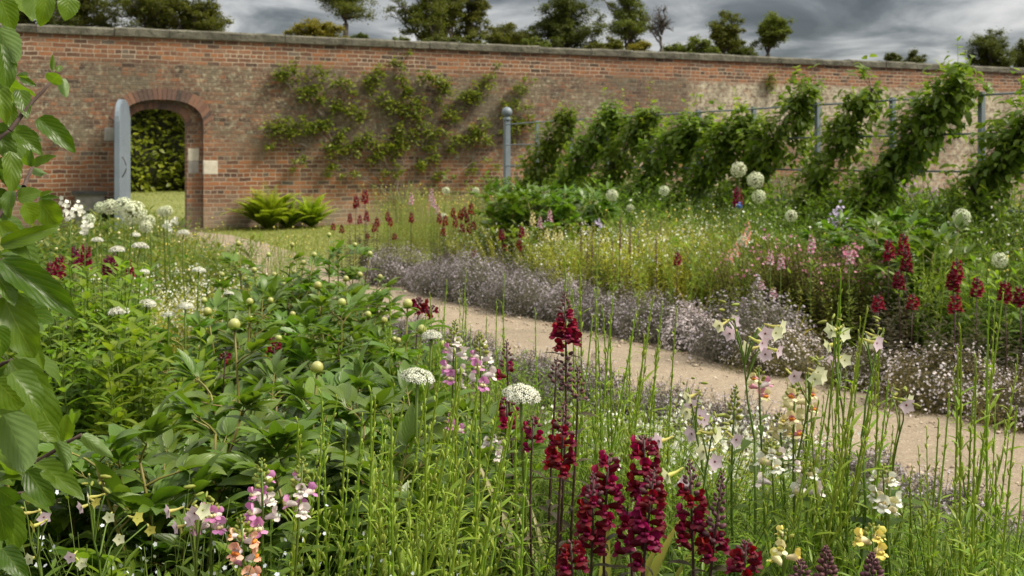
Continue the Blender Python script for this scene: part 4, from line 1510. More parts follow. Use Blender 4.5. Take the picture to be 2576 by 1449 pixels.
glau = [clump('leafy_bush', 'blue green bush behind the trellis', 'bush', 'blue green bushes behind the trellis', m_stem, [m_glauc],
              n=40, h=1.15, r0=.35, lean=.3, tpls=BROAD, ll=.09, per=24, up=.3, taper=.3, rad=.004) for _ in range(2)]
lowg = [clump('leafy_plant', 'low green leafy plant between the taller flowers of the far bed', 'plant', 'low green plants in the far bed', m_stem, [m_green, m_bright],
              n=34, h=.42, r0=.22, lean=.6, tpls=LANCE, ll=.075, per=14, up=.35, taper=.3, rad=.003, tipmat=1) for _ in range(3)]

place(gold, pix(1070, 1230, 615, 645, 7, .42, .12, 5.9) + pix(1290, 1450, 620, 665, 9, .42, .12, 5.85) + pix(1430, 1880, 610, 745, 34, .46, .12, 5.9) + pix(2225, 2410, 800, 835, 6, .44, .12, 5.75) + pix(2470, 2620, 820, 860, 4, .44, .12, 5.75), (.75, 1.4))
place(feath, pix(930, 1240, 470, 520, 18, .85, .12, 6.2) + pix(1180, 1270, 500, 540, 3, .8, .12, 6.4), (.8, 1.1))
place(fresh, pix(1470, 1860, 520, 590, 22, .7, .12, 6.6) + pix(1240, 1330, 560, 600, 4, .62, .12, 6.3) + pix(1940, 2150, 560, 620, 6, .7, .12, 6.4), (.8, 1.2))
place(fresh, [ab(U(3.2, 10.8), U(6.9, 8.3)) for _ in range(46)], (.95, 1.4))
place(lowg, [ab(U(3.6, 9.5), U(6.0, 7.3)) for _ in range(34)], (1.1, 1.7), 'leafy green clump standing among the golden tufts of the far bed', 'leafy clumps among the golden tufts')
place(feath, [ab(U(4.5, 9.5), U(6.4, 8.0)) for _ in range(16)], (.8, 1.05), 'pale airy plant in the middle of the far bed', 'pale airy plants in the middle of the far bed')
place(glau, [ab(U(3.5, 11), U(7.5, 8.7)) for _ in range(22)], (.6, .85), 'blue green bush in front of the trellis', 'blue green bushes in front of the trellis')
place(bushg, [ab(U(3.4, 11), U(7.4, 8.6)) for _ in range(22)], (.75, 1.05), 'mid green leafy bush at the back of the far bed in front of the trellis', 'green bushes at the back of the far bed')
place(dark, pix(1850, 2190, 640, 720, 17, .6, .12, 5.95), (.9, 1.15))
tb = []
for t in np.arange(.9, 13.5, .42):
    for _ in range(2):
        q = T0 + TD * (t + U(-.2, .2)) + np.array([.896, .445]) * U(-.45, .25)
        tb.append(q)
place(bushg, tb, (.8, 1.22))
tb = [T0 + TD * U(.6, 12) + np.array([.896, .445]) * U(.5, 2.2) for _ in range(34)]
place(glau, tb, (.75, 1.05))
tb = []
for _ in range(150):
    q = ab(U(1.5, 11), U(6.3, 8.6))
    tb.append(q)
place(lowg, tb, (.7, 1.25))
brt = [clump('leafy_bush', 'bright yellow green plant on the far side of the trellis', 'bush', 'bright plants beyond the trellis', m_stem, [m_bright, m_lime],
             n=36, h=.75, r0=.4, lean=.5, tpls=BROAD, ll=.10, per=16, up=.3, taper=.3, rad=.004, tipmat=1) for _ in range(2)]
place(brt, [T0 + TD * U(3, 14) + np.array([.896, .445]) * U(2.2, 7.5) for _ in range(60)], (.7, 1.1))
vio = [clump('violet_flower', 'violet flowered plant seen through the trellis', 'flower', 'violet flowers beyond the trellis', m_stem, m_green, m_violet,
             n=26, h=.85, r0=.3, lean=.3, tpls=LANCE, ll=.08, per=12, rad=.003, fl=star(5, 1, .6, .2), flsz=.022, flper=7, flsp=.045)]
place(vio, [under(x, y, .85) for x, y in ((2290, 478), (2325, 474), (2350, 488), (2265, 484))], (.9, 1.1))

# ================================================================ LEFT BED FILLING
phlox = [clump('leafy_phlox', 'bushy phlox with pairs of fresh green leaves beside the apple branch', 'plant', 'green phlox plants on the left', m_stem, [m_green, m_bright],
               n=15, h=.86, r0=.12, lean=.10, tpls=BROAD, ll=.085, per=26, up=.25, taper=.35, opp=True, rad=.0035, tipmat=1, tipt=.8, t0=.15) for _ in range(3)]
place(phlox, pix(60, 300, 660, 720, 11, .86, .3) + pix(40, 300, 740, 800, 9, .82, .3), (.85, 1.1))
tips_ = [clump('leafy_phlox', 'light green phlox with narrow pointed leaves in front of the white alliums', 'plant', 'light green narrow leaved phlox', m_stem, [m_bright, m_bright],
               n=8, h=.75, r0=.08, lean=.12, tpls=LANCE, ll=.10, per=24, up=.35, taper=.2, opp=True, rad=.0035, t0=.3) for _ in range(2)]
place(tips_, pix(215, 430, 820, 900, 8, .75, .3), (.85, 1.05))
mixl = [clump('leafy_plant', 'mixed green plant with cream buds in the bed by the open door', 'plant', 'green plants in the bed by the open door', m_stem, [m_green, m_olive], m_cream,
              n=30, h=.72, r0=.25, lean=.35, tpls=LANCE, ll=.10, per=16, up=.3, taper=.3, rad=.003, tipmat=1, fl=BLS, flprob=.14, flsz=.012, flper=1, flsp=.02) for _ in range(3)]
place(mixl, pix(100, 480, 560, 640, 30, .7, .15), (.8, 1.15))
place(lowg, [p for p in pix(120, 620, 620, 740, 40, .4, .12)], (.8, 1.3), 'low green leafy plant in the bed by the open door', 'low green plants by the open door')
goldl = [clump('golden_tuft', 'pale golden tuft with white dots under the white alliums left of the peonies', 'plant', 'pale golden tufts left of the peonies', m_stem_y, m_lime, m_white,
               n=60, h=.5, r0=.2, lean=.5, tpls=NARROW, ll=.032, per=24, up=.6, taper=.3, rad=.0018, fl=star(5, 1, .6, .2), flsz=.007, flper=3, flsp=.014) for _ in range(2)]
place(goldl, pix(330, 560, 700, 790, 12, .5, .2), (.85, 1.2))
thin = [clump('wispy_plant', 'wispy pale green plant with tiny yellow buds between the left bed and the path', 'plant', 'wispy pale green plants by the path', m_stem_y, m_pale, m_yel,
              n=26, h=.62, r0=.2, lean=.15, tpls=NARROW, ll=.04, per=16, up=.9, taper=.4, rad=.002, fl=BLS, flprob=.4, flsz=.006, flper=1, flsp=.008) for _ in range(2)]
place(thin, pix(400, 530, 600, 700, 18, .5, .15) + pix(660, 860, 600, 640, 5, .5, .1), (.8, 1.2))

# ================================================================ FERNY AND LOW FILLING IN THE NEAR BED
fine = [clump('feathery_plant', 'fine leaved green plant filling the near bed under the spires', 'plant', 'fine leaved green plants in the near bed', m_stem, [m_green, m_bright],
              n=34, h=.55, r0=.2, lean=.4, tpls=NARROW, ll=.06, per=24, up=.4, taper=.3, rad=.0022, tipmat=1, tipt=.7) for _ in range(3)]
nb = []
for _ in range(520):
    q = ab(U(-1.6, 5.2), U(.2, 3.35))
    Yq = q[1]
    if Yq < 1.75 or path_dist(q[0], q[1])[0] < .35:
        continue
    pxq = CX + q[0] / Yq * FPX
    if 620 < pxq < 2700 and Yq < 5 and not (pxq < 1050 and Yq > 2.3):
        nb.append(q)
# keep the planting low enough along the path for the path to stay in view
EDGE = ([0, 850, 960, 1250, 1430, 1700, 2000, 2300, 2576, 3000], [680, 690, 760, 870, 985, 1110, 1190, 1270, 1330, 1420])


def low_enough(q, want, slack=15):
    pxq = CX + q[0] / q[1] * FPX
    return min(want, EYE - (float(np.interp(pxq, *EDGE)) + slack - HOR) / FPX * q[1])


for q in nb[:170]:
    hq = low_enough(q, .55 * U(.75, 1.2))
    pxq = CX + q[0] / q[1] * FPX
    if hq > .14 and not (640 < pxq < 1330 and (q[1] < 2.7 or rng.random() < .5)):
        s_ = hq / .58
        dup(fine[int(rng.integers(3))], (q[0], q[1], 0), U(0, 6.28), (max(s_, .7), max(s_, .7), s_))
PROTO.extend(fine)
whit = [clump('white_sweet_alyssum', 'lime leaved plant covered in tiny white flowers beside the path behind the dark red snapdragons', 'plant', 'white dotted lime plants in the near bed', m_stem_y, m_lime, m_white,
              n=50, h=.42, r0=.17, lean=.6, tpls=NARROW, ll=.025, per=22, up=.5, taper=.3, rad=.0015, fl=star(4, 1, .6, .2), flsz=.0075, flper=6, flsp=.016) for _ in range(2)]
place(whit, pix(1590, 1830, 1075, 1130, 9, .42, .2), (.85, 1.1))

# ================================================================ PEONIES
PEO = [leaf('lance', w, 7, 1, c, .28, .015, 0, .1, s_) for w, c, s_ in ((.32, .5, 0), (.36, .9, .08), (.29, 1.2, -.08), (.39, .7, .05), (.33, .3, -.05))]
m_peony_stem = leaf_mat('peony_stem', (0.12, 0.16, 0.04), (0.22, 0.20, 0.08), 0.1, 0.45)


def bud_mesh():
    mb = MB()
    mb.inst(blob(1, 1.02, 1, 14, 9), frames([(0, 0, 1)]), [(0, 0, .9)], 0)
    mb.A[-1][:, 1] = np.clip((mb.V[-1][:, 2]) / 1.9, 0, 1)
    for k in range(5):
        a = k * 1.257 + U(-.2, .2)
        tp = leaf('round', .95, 5, 2, -1.25, .25)
        M = frames([(math.cos(a), math.sin(a), .15)], 0)
        V, F, A = tp
        # sepals hug the ball: wrap points onto a slightly larger sphere
        W = (V @ M[0].T) * U(.85, 1.15) + np.array([0, 0, -.05])
        c = np.array([0, 0, .9])
        d = W - c
        d = d / np.linalg.norm(d, axis=1)[:, None] * (1.035 + .02 * (k % 2))
        mb.add(c + d, F, 1, A)
    for k in range(5):
        a = k * 1.257 + .5 + U(-.3, .3)
        mb.inst(PEO[1], sc(frames([(math.cos(a), math.sin(a), U(-.1, .45))]), [U(1.6, 3.4)]), [(0, 0, -.05)], 2)
    return mb.build('bud', [m_pbud, m_sepal, m_peony])


bud0 = [bud_mesh() for _ in range(3)]
PEONY_XY = []


def compound(mb, B, D, L):
    """One peony leaf: stalk with seven to nine leaflets in threes."""
    D = D / np.linalg.norm(D)
    S = np.cross(D, [0, 0, 1.0])
    S /= np.linalg.norm(S) + 1e-9
    Z = np.cross(S, D)
    e = B + D * L * .38
    mb.tube(np.array([B, (B + e) / 2 + Z * L * .02, e]), [.0032, .0028, .002], 4, 1, cap=False)
    pts, dirs, ln = [], [], []
    for sg, base_t in ((0, 1.0), (-1, .95), (1, .95)):
        d0 = D + S * sg * U(.75, 1.05) + Z * U(-.1, .15)
        d0 /= np.linalg.norm(d0)
        f = e + d0 * L * (.20 if sg == 0 else .13)
        mb.tube(np.array([e, f]), [.002, .0016], 3, 1, cap=False)
        for q in ((0, .62, 1), (-.6, .5, .85), (.6, .5, .85)):
            dd = d0 + np.cross(d0, Z) * q[0] + Z * U(-.15, .2)
            pts.append(f - d0 * L * .05 * abs(q[0]))
            dirs.append(dd)
            ln.append(L * q[1] * U(.85, 1.1) * (1.12 if sg == 0 else 1))
    M = sc(frames(dirs, rng.normal(0, .35, len(dirs))), np.array(ln))
    for i in range(len(pts)):
        mb.inst(PEO[int(rng.integers(5))], M[i:i + 1], pts[i:i + 1])


def peony_stem(parent, base, tip, bud_d=None, leafy=6, L=.26):
    mb = MB()
    base, tip = np.array(base, float), np.array(tip, float)
    t = np.linspace(0, 1, 8)
    mid = base + (tip - base) * np.array([.35, .35, .5])
    P = ((1 - t) ** 2)[:, None] * base + (2 * t * (1 - t))[:, None] * mid + (t ** 2)[:, None] * tip
    mb.tube(P, np.linspace(.0055, .0032, 8), 6, 1)
    az = U(0, 6)
    top = .95 if bud_d else 1.0
    for k in range(leafy):
        u = .22 + (top - .30) * (k / max(1, leafy - 1)) + U(-.03, .03)
        B = np.array([np.interp(u, t, P[:, i]) for i in range(3)])
        az += 2.4 + U(-.4, .4)
        size = L * (1.1 - .62 * max(0, u - .3)) * U(.85, 1.15)
        compound(mb, B, np.array([math.cos(az), math.sin(az), U(.3, .9)]), size)
    if not bud_d:
        d_ = P[-1] - P[-2]
        for k in range(2):
            compound(mb, P[-1], d_ / np.linalg.norm(d_) * .6 + np.array([U(-.8, .8), U(-.8, .8), 0]), L * .6)
    # simple leaves near the top
    n = 4
    uu = rng.uniform(.78, .97, n)
    B = np.stack([np.interp(uu, t, P[:, i]) for i in range(3)], -1)
    aa = rng.uniform(0, 6.28, n)
    mb.inst(PEO[3], sc(frames(Z3(np.cos(aa), np.sin(aa), rng.uniform(.2, .9, n)), rng.normal(0, .3, n)), rng.uniform(.07, .12, n)), B)
    o = mb.build('leafy_stem', [m_peony, m_peony_stem], parent)
    if bud_d:
        b = bud0[int(rng.integers(3))].copy()
        COL.objects.link(b)
        b.parent = o
        b.location = tip
        b.scale = (bud_d / 2,) * 3
        d = P[-1] - P[-2]
        d = d / np.linalg.norm(d) + np.array([0, 0, .5])
        b.rotation_euler = Vector(d).to_track_quat('Z', 'Y').to_euler()
    return o


BUDS = [(590, 815, 33), (523, 783, 24), (628, 758, 20), (630, 803, 22), (800, 717, 22), (860, 760, 23), (1025, 763, 27), (797, 923, 34), (570, 910, 23), (505, 875, 19), (350, 858, 25),
        (655, 965, 21), (637, 970, 18), (838, 945, 20), (1060, 828, 27), (1000, 855, 16), (990, 852, 14), (248, 915, 27), (425, 800, 14), (640, 678, 15), (763, 660, 14), (740, 685, 13), (828, 590, 12),
        (600, 612, 14), (598, 640, 12), (930, 637, 14), (955, 735, 15), (905, 690, 15), (870, 700, 16), (690, 690, 14), (715, 715, 14), (675, 640, 13), (790, 640, 14), (850, 640, 13), (893, 615, 12), (735, 615, 12), (560, 690, 14), (618, 700, 15),
        (965, 805, 19), (925, 790, 18), (735, 790, 17), (700, 850, 20), (515, 755, 17), (1110, 865, 22), (945, 1035, 20), (680, 755, 17), (770, 850, 17), (320, 960, 15), (955, 695, 14)]
pc = {'front': [], 'back': []}
heads = []
for px, py, d in BUDS:
    real = .038 if d > 21 else (.032 if d > 16 else .030)
    Yb = real * FPX / d
    Yb = min(max(Yb, 2.6), 6.3)
    p = at(px, py, Yb)
    if p[2] > 1.02:
        Yb *= (EYE - 1.0) / (EYE - p[2])
        p = at(px, py, Yb)
    if p[2] < .45:
        Yb = (EYE - .5) * FPX / (py - HOR)
        p = at(px, py, Yb)
    heads.append((p, .93 * d * Yb / FPX))
cents = [(-1.02, 2.75), (-.70, 2.6), (-.38, 2.75), (-.62, 3.15), (-.28, 3.25), (-.80, 3.65), (-.45, 3.9), (-1.05, 4.4), (-.72, 4.6), (-1.15, 5.3), (-.85, 5.6), (-1.3, 6.1), (-.95, 2.9), (-1.0, 6.5)]
plab = ['peony half under the apple branch at the front of the row', 'broad leafed peony at the front of the row over the pink snapdragons', 'peony with dark leaves beside the green spires at the front of the row', 'peony carrying the largest round bud in the row',
        'peony with drooping glossy leaves beside the pink and white snapdragons', 'peony in the middle of the row beside the white alliums', 'peony in the middle of the row next to the path',
        'peony towards the far end of the row on the allium side', 'peony towards the far end of the row on the path side', 'peony with pale buds near the far end of the row', 'peony near the far end of the row bordering the path',
        'farthest peony of the row on the allium side', 'peony nearest the apple branch with a bud on a long stalk', 'farthest peony of the row beside the path']
plants = []
for (x, y), lb in zip(cents, plab):
    plants.append(thing('peony', lb, 'peony', (x, y, 0), 0, 'peonies in bud'))
cn = np.array(cents)
for p, d in heads:
    i = int(np.argmin(np.hypot(cn[:, 0] - p[0], cn[:, 1] - p[1])))
    c = cn[i]
    loc = np.array([p[0] - c[0], p[1] - c[1], p[2]])
    base = np.array([loc[0] * .45 + U(-.04, .04), loc[1] * .45 + U(-.04, .04), 0])
    tip = loc.copy()
    tip[2] -= d / 2
    if p[2] > .2:
        peony_stem(plants[i], base, tip, d, 6 if c[1] < 4.3 else 5, .24 if c[1] < 4.3 else .21)
for i, c in enumerate(cn):
    ns = 9 if c[1] < 3.4 else 8
    for k in range(ns):
        a, r = U(0, 6.28), U(.08, .30)
        h = U(.42, .70) if c[1] < 3 else U(.40, .64)
        peony_stem(plants[i], (r * .3 * math.cos(a), r * .3 * math.sin(a), 0), (r * math.cos(a), r * math.sin(a), h), None, 6, .25)
for b in bud0:
    bpy.data.objects.remove(b)

# peony-like green clumps in the far bed
pbig = []
for _ in range(2):
    t = thing('peony', 'green peony clump without flowers between the trellis and the far bed flowers', 'peony', (0, 0, -50), 0, 'leafy peony clumps in the far bed')
    for k in range(12):
        a, r = U(0, 6.28), U(.05, .42)
        peony_stem(t, (r * .3 * math.cos(a), r * .3 * math.sin(a), 0), (r * math.cos(a), r * math.sin(a), U(.62, .88)), None, 6, .30)
    pbig.append(t)
place(pbig, [at(x, 600, Y) * np.array([1, 1, 0]) for x, Y in ((1290, 12.9), (1350, 12.6), (1410, 12.8), (1465, 12.3), (1380, 11.9), (1320, 12.2))], (1.0, 1.12))
place(pbig, [under(x, y, .80) for x, y in ((2180, 580), (2260, 560), (2340, 545), (2410, 560), (2300, 600))], (.9, 1.1), 'green peony clump by the right end of the trellis', 'leafy peony clumps by the right end of the trellis')

# ================================================================ ALLIUMS
def allium_heads():
    out = {}
    mb = MB()
    d = sph_dirs(300)
    mb.inst(star(6, 1, .35, .25), sc(frames(d + rng.normal(0, .15, d.shape)), rng.uniform(.13, .18, 300)), d * rng.uniform(.80, 1.0, 300)[:, None], 0)
    for q in d[::2]:
        mb.tube(np.array([q * .1, q * .9]), [.012, .008], 3, 1, cap=False)
    out['globe'] = mb.build('flower_head', [m_allium, m_gcore])
    mb = MB()
    d = sph_dirs(230, .05, 1)
    P = d * np.array([1, 1, .62]) * rng.uniform(.88, 1.02, 230)[:, None]
    nd = d * np.array([.8, .8, 1.2]) + rng.normal(0, .22, d.shape)
    mb.inst(star(6, 1, .42, .35), sc(frames(nd), rng.uniform(.14, .19, 230)), P, 0)
    mb.inst(BLS, sc(frames(nd), [.042] * 230), P + nd * .03, 1)
    for q in P[::2]:
        mb.tube(np.array([(0, 0, 0), q * .94]), [.015, .011], 3, 1, cap=False)
    out['dome'] = mb.build('flower_head', [m_white, m_gcore])
    return out


AH = allium_heads()


def allium(kind, px, py, dpx, Y, label, group=None):
    p = at(px, py, Y)
    R = dpx * Y / FPX / 2 * (1.14 if kind == 'globe' else 1.05)
    bx, by = p[0] + U(-.06, .06), p[1] + U(-.05, .05)
    root = thing('allium', label, 'allium', (bx, by, 0), 0, group)
    top = np.array([p[0] - bx, p[1] - by, p[2] - (R * .25 if kind == 'dome' else 0)])
    t = np.linspace(0, 1, 9)
    P = top * np.stack([t ** 1.7, t ** 1.7, t], -1) + np.stack([.012 * np.sin(t * 5 + U(0, 6)), .012 * np.sin(t * 4), 0 * t], -1) * (t * (1 - t) * 4)[:, None]
    mb = MB()
    mb.tube(P, np.linspace(.0055, .0036, 9), 6)
    mb.build('stem', m_stem, root)
    h = AH[kind].copy()
    COL.objects.link(h)
    h.parent = root
    h.location = top
    h.scale = (R,) * 3
    h.rotation_euler = (U(-.2, .2), U(-.2, .2), U(0, 6))
    return root


for px, py, d, Y, lb in ((1858, 427, 36, 10.0, 'pale round allium high on a tall stalk, upper of three over the yellow snapdragons'), (1901, 453, 38, 9.7, 'biggest pale round allium of the three tall ones before the trellis'),
                         (1909, 495, 32, 9.8, 'pale round allium tucked right below the biggest of the three'), (1540, 491, 28, 11.8, 'round pale allium standing before the third cordon'),
                         (1371, 481, 24, 12.8, 'round pale allium above the dark peony clump'), (1671, 480, 24, 12.0, 'round pale allium before the fourth cordon'), (1990, 543, 28, 9.3, 'greenish white round allium low between the cordons'),
                         (1452, 522, 18, 12.4, 'small flattened pale allium right of the peony clump'), (1585, 524, 18, 12.2, 'small pale allium low right of the one by the third cordon'),
                         (2420, 546, 40, 8.0, 'loose pale allium head at the right over the peony leaves'), (2515, 655, 36, 6.8, 'flat white allium behind the right dark red snapdragon'), (1122, 480, 18, 14, 'small pale allium above the feathery plants'),
                         (1197, 480, 16, 14, 'tiny pale allium right above the feathery plants'), (1870, 607, 26, 8.6, 'green white allium half hidden under the yellow snapdragons'), (1115, 545, 18, 13, 'small white allium among the dark red far snapdragons'),
                         (2388, 930, 38, 6.35, 'pale green allium bud sunk in the white thyme')):
    allium('globe', px, py, d, Y, lb)
for px, py, d, Y, lb in ((336, 536, 56, 5.8, 'largest pale globe of the allium group before the open door'), (311, 520, 44, 6.4, 'pale globe allium left against the door edge'), (277, 520, 36, 7.0, 'pale globe allium next left of the door, middle sized'),
                         (252, 522, 26, 7.6, 'small greenish globe allium at the left of the door group'), (224, 553, 28, 7.4, 'round white allium apart to the left of the door group'), (375, 556, 28, 7.2, 'pale allium just right of the largest globe'),
                         (408, 532, 24, 7.4, 'pale allium with the lawn of the doorway behind it'), (420, 531, 26, 7.3, 'right hand pale allium before the lawn of the doorway'), (367, 570, 30, 6.8, 'low pale allium at the foot of the largest globe')):
    allium('globe', px, py, d, Y, lb)
for px, py, d, Y, lb in ((1310, 988, 88, 2.5, 'large flat topped white allium beside the dark red snapdragons'), (1050, 945, 82, 2.6, 'large flat topped white allium beside the pink and white snapdragons'), (1086, 842, 48, 3.3, 'white allium seen edge on among the peony buds'),
                         (295, 627, 38, 5.6, 'flat white allium left one of the pair over the phlox'), (352, 618, 38, 5.6, 'flat white allium right one of the pair over the phlox'), (461, 584, 28, 6.6, 'flat white allium out in front of the path to the door'),
                         (500, 679, 34, 5.2, 'flat white allium alone over the wispy plants'), (371, 762, 40, 4.4, 'flat white allium above the arching pale leaf'), (299, 783, 50, 4.1, 'broad flat white allium left over the phlox tips'),
                         (466, 769, 38, 4.3, 'flat white allium next to the peony leaves'), (424, 790, 30, 4.3, 'thin flat white allium low between two others'), (575, 738, 26, 4.7, 'small white allium at the left edge of the peony row'),
                         (314, 829, 32, 4.0, 'small white allium below the broad flat one'), (361, 684, 30, 5.2, 'small flat white allium below the pair'), (244, 603, 28, 6.2, 'flat pale allium far left over the red snapdragons'), (340, 590, 24, 6.6, 'thin flat white allium under the largest globe')):
    allium('dome', px, py, d, Y, lb)

# ================================================================ GREEN SPIRES
def spire(label, group, h=1.0, branches=2):
    root = thing('green_spire', label, 'plant', (0, 0, -50), 0, group)
    ms, ml, mp = MB(), MB(), MB()

    def one(P, r, t_leaf, t_pod):
        t = np.linspace(0, 1, len(P))
        L = np.linalg.norm(np.diff(P, axis=0), axis=1).sum()
        ms.tube(P, np.linspace(r, r * .4, len(P)), 5, cap=False)
        n = int(20 * L)
        u = rng.uniform(*t_leaf, n)
        B = np.stack([np.interp(u, t, P[:, i]) for i in range(3)], -1)
        az = np.arange(n) * 2.4 + U(0, 6)
        ml.inst(NARROW[1], sc(frames(Z3(np.cos(az), np.sin(az), rng.uniform(.5, 1.6, n)), rng.normal(0, .3, n)), rng.uniform(.035, .075, n) * (1.2 - .7 * u)), B)
        n = int(44 * L * (t_pod[1] - t_pod[0]))
        u = np.linspace(t_pod[0], t_pod[1], n) + rng.normal(0, .01, n)
        B = np.stack([np.interp(u, t, P[:, i]) for i in range(3)], -1)
        az = np.arange(n) * 2.2 + U(0, 6)
        D = Z3(np.cos(az) * .33, np.sin(az) * .33, np.ones(n))
        k = rng.uniform(.009, .0155, n) * (1.15 - .55 * (u - t_pod[0]) / (t_pod[1] - t_pod[0]))
        mp.inst(blob(.22, 1, .22, 5, 4), sc(frames(D), k), B + D * k[:, None] * .9)
        ml.inst(NARROW[0], sc(frames(D), Z3(k, k * 1.6, k)), B)
    t = np.linspace(0, 1, 9)
    w = np.array([U(-.03, .03), U(-.03, .03)])
    P = Z3(w[0] * np.sin(t * 4) + U(-.05, .05) * t ** 2, w[1] * np.sin(t * 3.4) + U(-.05, .05) * t ** 2, t) * h
    one(P, .0042, (.10, .95), (.42, 1.0))
    for _ in range(branches):
        u = U(.38, .62)
        b = np.array([np.interp(u, t, P[:, i]) for i in range(3)])
        a = U(0, 6.28)
        e = b + np.array([math.cos(a) * U(.04, .09), math.sin(a) * U(.04, .09), h * U(.22, .4)])
        tq = np.linspace(0, 1, 6)[:, None]
        Q = b + (e - b) * np.concatenate([np.sqrt(tq), np.sqrt(tq), tq], 1)
        one(Q, .0024, (.1, .9), (.25, 1.0))
    ms.build('stem', m_spire, root)
    ml.build('foliage', m_spire, root)
    stuff(mp.build('seed_pod', m_spire_p, root))
    return root


sp = [spire('slender green flower spire in bud', 'green spires', 1.0, b) for b in (1, 2, 3, 2, 1, 3)]


def spires(tops, Yr, label, group, lean=(0, 0), th=1.0):
    for px, py in tops:
        Y = U(*Yr)
        p = at(px, py, Y)
        h = p[2]
        if h < .2:
            continue
        pr = sp[int(rng.integers(6))]
        lx = U(*lean)
        r = dup(pr, (p[0] - lx * h, p[1] + U(-.02, .02), 0), U(0, 6.28), (th, th, h), label, group)
        r.rotation_euler = (0, 0, 0)
        # lean by a small tilt about y so that the top sits over the pixel
        r.rotation_euler = (0, math.atan(lx), 0)
    for pr in sp:
        if pr not in PROTO:
            PROTO.append(pr)


tops = [(735, 1095), (780, 1110), (800, 1060), (835, 1000), (862, 985), (893, 1040), (925, 1000), (940, 1060), (965, 1020), (990, 985), (1006, 1000), (1028, 945), (1050, 985), (1062, 920), (1085, 1000), (1098, 930), (1120, 985), (1145, 960),
        (1165, 1040), (1180, 905), (1195, 890), (1208, 960), (1226, 1045), (1240, 1000), (1262, 1080), (1275, 1040), (1120, 1080), (1040, 1090), (960, 1120), (900, 1120), (1300, 1150), (850, 1080)]
spires(tops, (2.0, 2.5), 'slender lime green spire in the thicket in front of the peonies', 'green spires in front of the peonies', (.02, .14), 1.1)
tops = [(1452, 655), (1470, 735), (1488, 668), (1503, 742), (1528, 738), (1545, 772), (1553, 792), (1520, 800), (1572, 862), (1600, 748), (1626, 762), (1662, 775), (1612, 850), (1636, 880), (1480, 800), (1535, 850)]
spires(tops, (2.8, 3.3), 'slender green spire in the clump standing before the path, right of the scarlet snapdragon', 'green spires before the path', (-.02, .05))
tops = [(2055, 748), (2150, 692), (2166, 832), (2106, 890), (2236, 880), (2026, 982), (2196, 1055), (2120, 780), (2135, 960), (2075, 930), (1990, 1000), (2180, 960), (2090, 1040)]
spires(tops, (2.3, 2.7), 'tall green spire rising among the pale tobacco flowers', 'green spires among the tobacco flowers', (-.02, .06))
tops = [(2448, 745), (2472, 758), (2432, 880), (2384, 1005), (2532, 1165), (2492, 1022), (2322, 1205), (2455, 830), (2440, 960), (2350, 1060), (2480, 900), (2560, 1180)]
spires(tops, (2.2, 2.6), 'tall green spire over the path at the right border', 'green spires at the right border', (-.03, .05))
tops = [(U(1440, 1880), U(535, 650)) for _ in range(30)]
spires(tops, (8.3, 10.6), 'thin pale green spire among the golden tufts of the far bed', 'pale green spires among the golden tufts', (-.08, .08))
tops = [(x + U(-8, 8), y + U(-15, 15)) for x, y in ((985, 760), (1010, 730), (1040, 800), (1070, 740), (1100, 790), (1120, 700), (1150, 770), (1168, 690), (1195, 740), (1215, 800), (1240, 770), (1265, 700), (1290, 760), (1330, 790), (1090, 830), (1130, 850), (1180, 820), (1230, 850), (1280, 840))]
spires(tops, (3.6, 4.4), 'thin green spire between the peony buds and the tan path', 'thin green spires by the path', (-.03, .05), .9)
tops = [(U(2300, 2470), U(560, 680)) for _ in range(26)]
spires(tops, (6.8, 7.8), 'thin green spire in the stand behind the far dark red snapdragons at the right', 'green spires in the far bed', (-.05, .05))
tops = [(U(560, 660), U(560, 640)) for _ in range(8)] + [(U(690, 860), U(580, 625)) for _ in range(12)]
spires(tops, (7, 8.5), 'pale thin spire with yellow tips against the lawn by the wall', 'pale thin spires against the lawn', (-.04, .04), .9)

# ================================================================ SNAPDRAGONS
LOBE = leaf('round', 1.0, 5, 2, -1.0, .15, .05)
LOBE_D = leaf('round', 1.05, 5, 2, 1.5, .12, .06)
LOBE_S = leaf('round', .95, 5, 2, .8, -.1, .05)


def floret(mats):
    """One two-lipped flower, about 3 units long, opening along +y: tube, upright upper lip, drooping lower lip, palate."""
    mb = MB()
    t = np.linspace(0, 1, 6)
    mb.tube(Z3(0 * t, t * 1.7, .12 * np.sin(t * 3)), [.22, .36, .42, .50, .58, .62], 8, 1, cap=False)
    for s in (-1, 1):
        mb.inst(LOBE, sc(frames([(s * .55, .25, 1.15)], [s * -.5], up=(0, 1, 0)), [1.35]), [(s * .22, 1.45, .35)], 0)
        mb.inst(LOBE_S, sc(frames([(s * .95, .65, -.25)], [s * .2]), [1.05]), [(s * .35, 1.55, -.18)], 0)
    mb.inst(LOBE_D, sc(frames([(0, .95, -.35)]), [1.0]), [(0, 1.6, -.3)], 0)
    for s in (-1, 1):
        mb.inst(blob(.34, .36, .30, 7, 5), frames([(0, 1, .4)]), [(s * .24, 1.78, -.02)], 2)
    mb.inst(LANCE[0], sc(frames([(.5, .6, .5), (-.5, .6, .5), (0, .7, -.6)]), [.7] * 3), [(0, 0, 0)] * 3, 3)
    return mb.build('flower', mats)


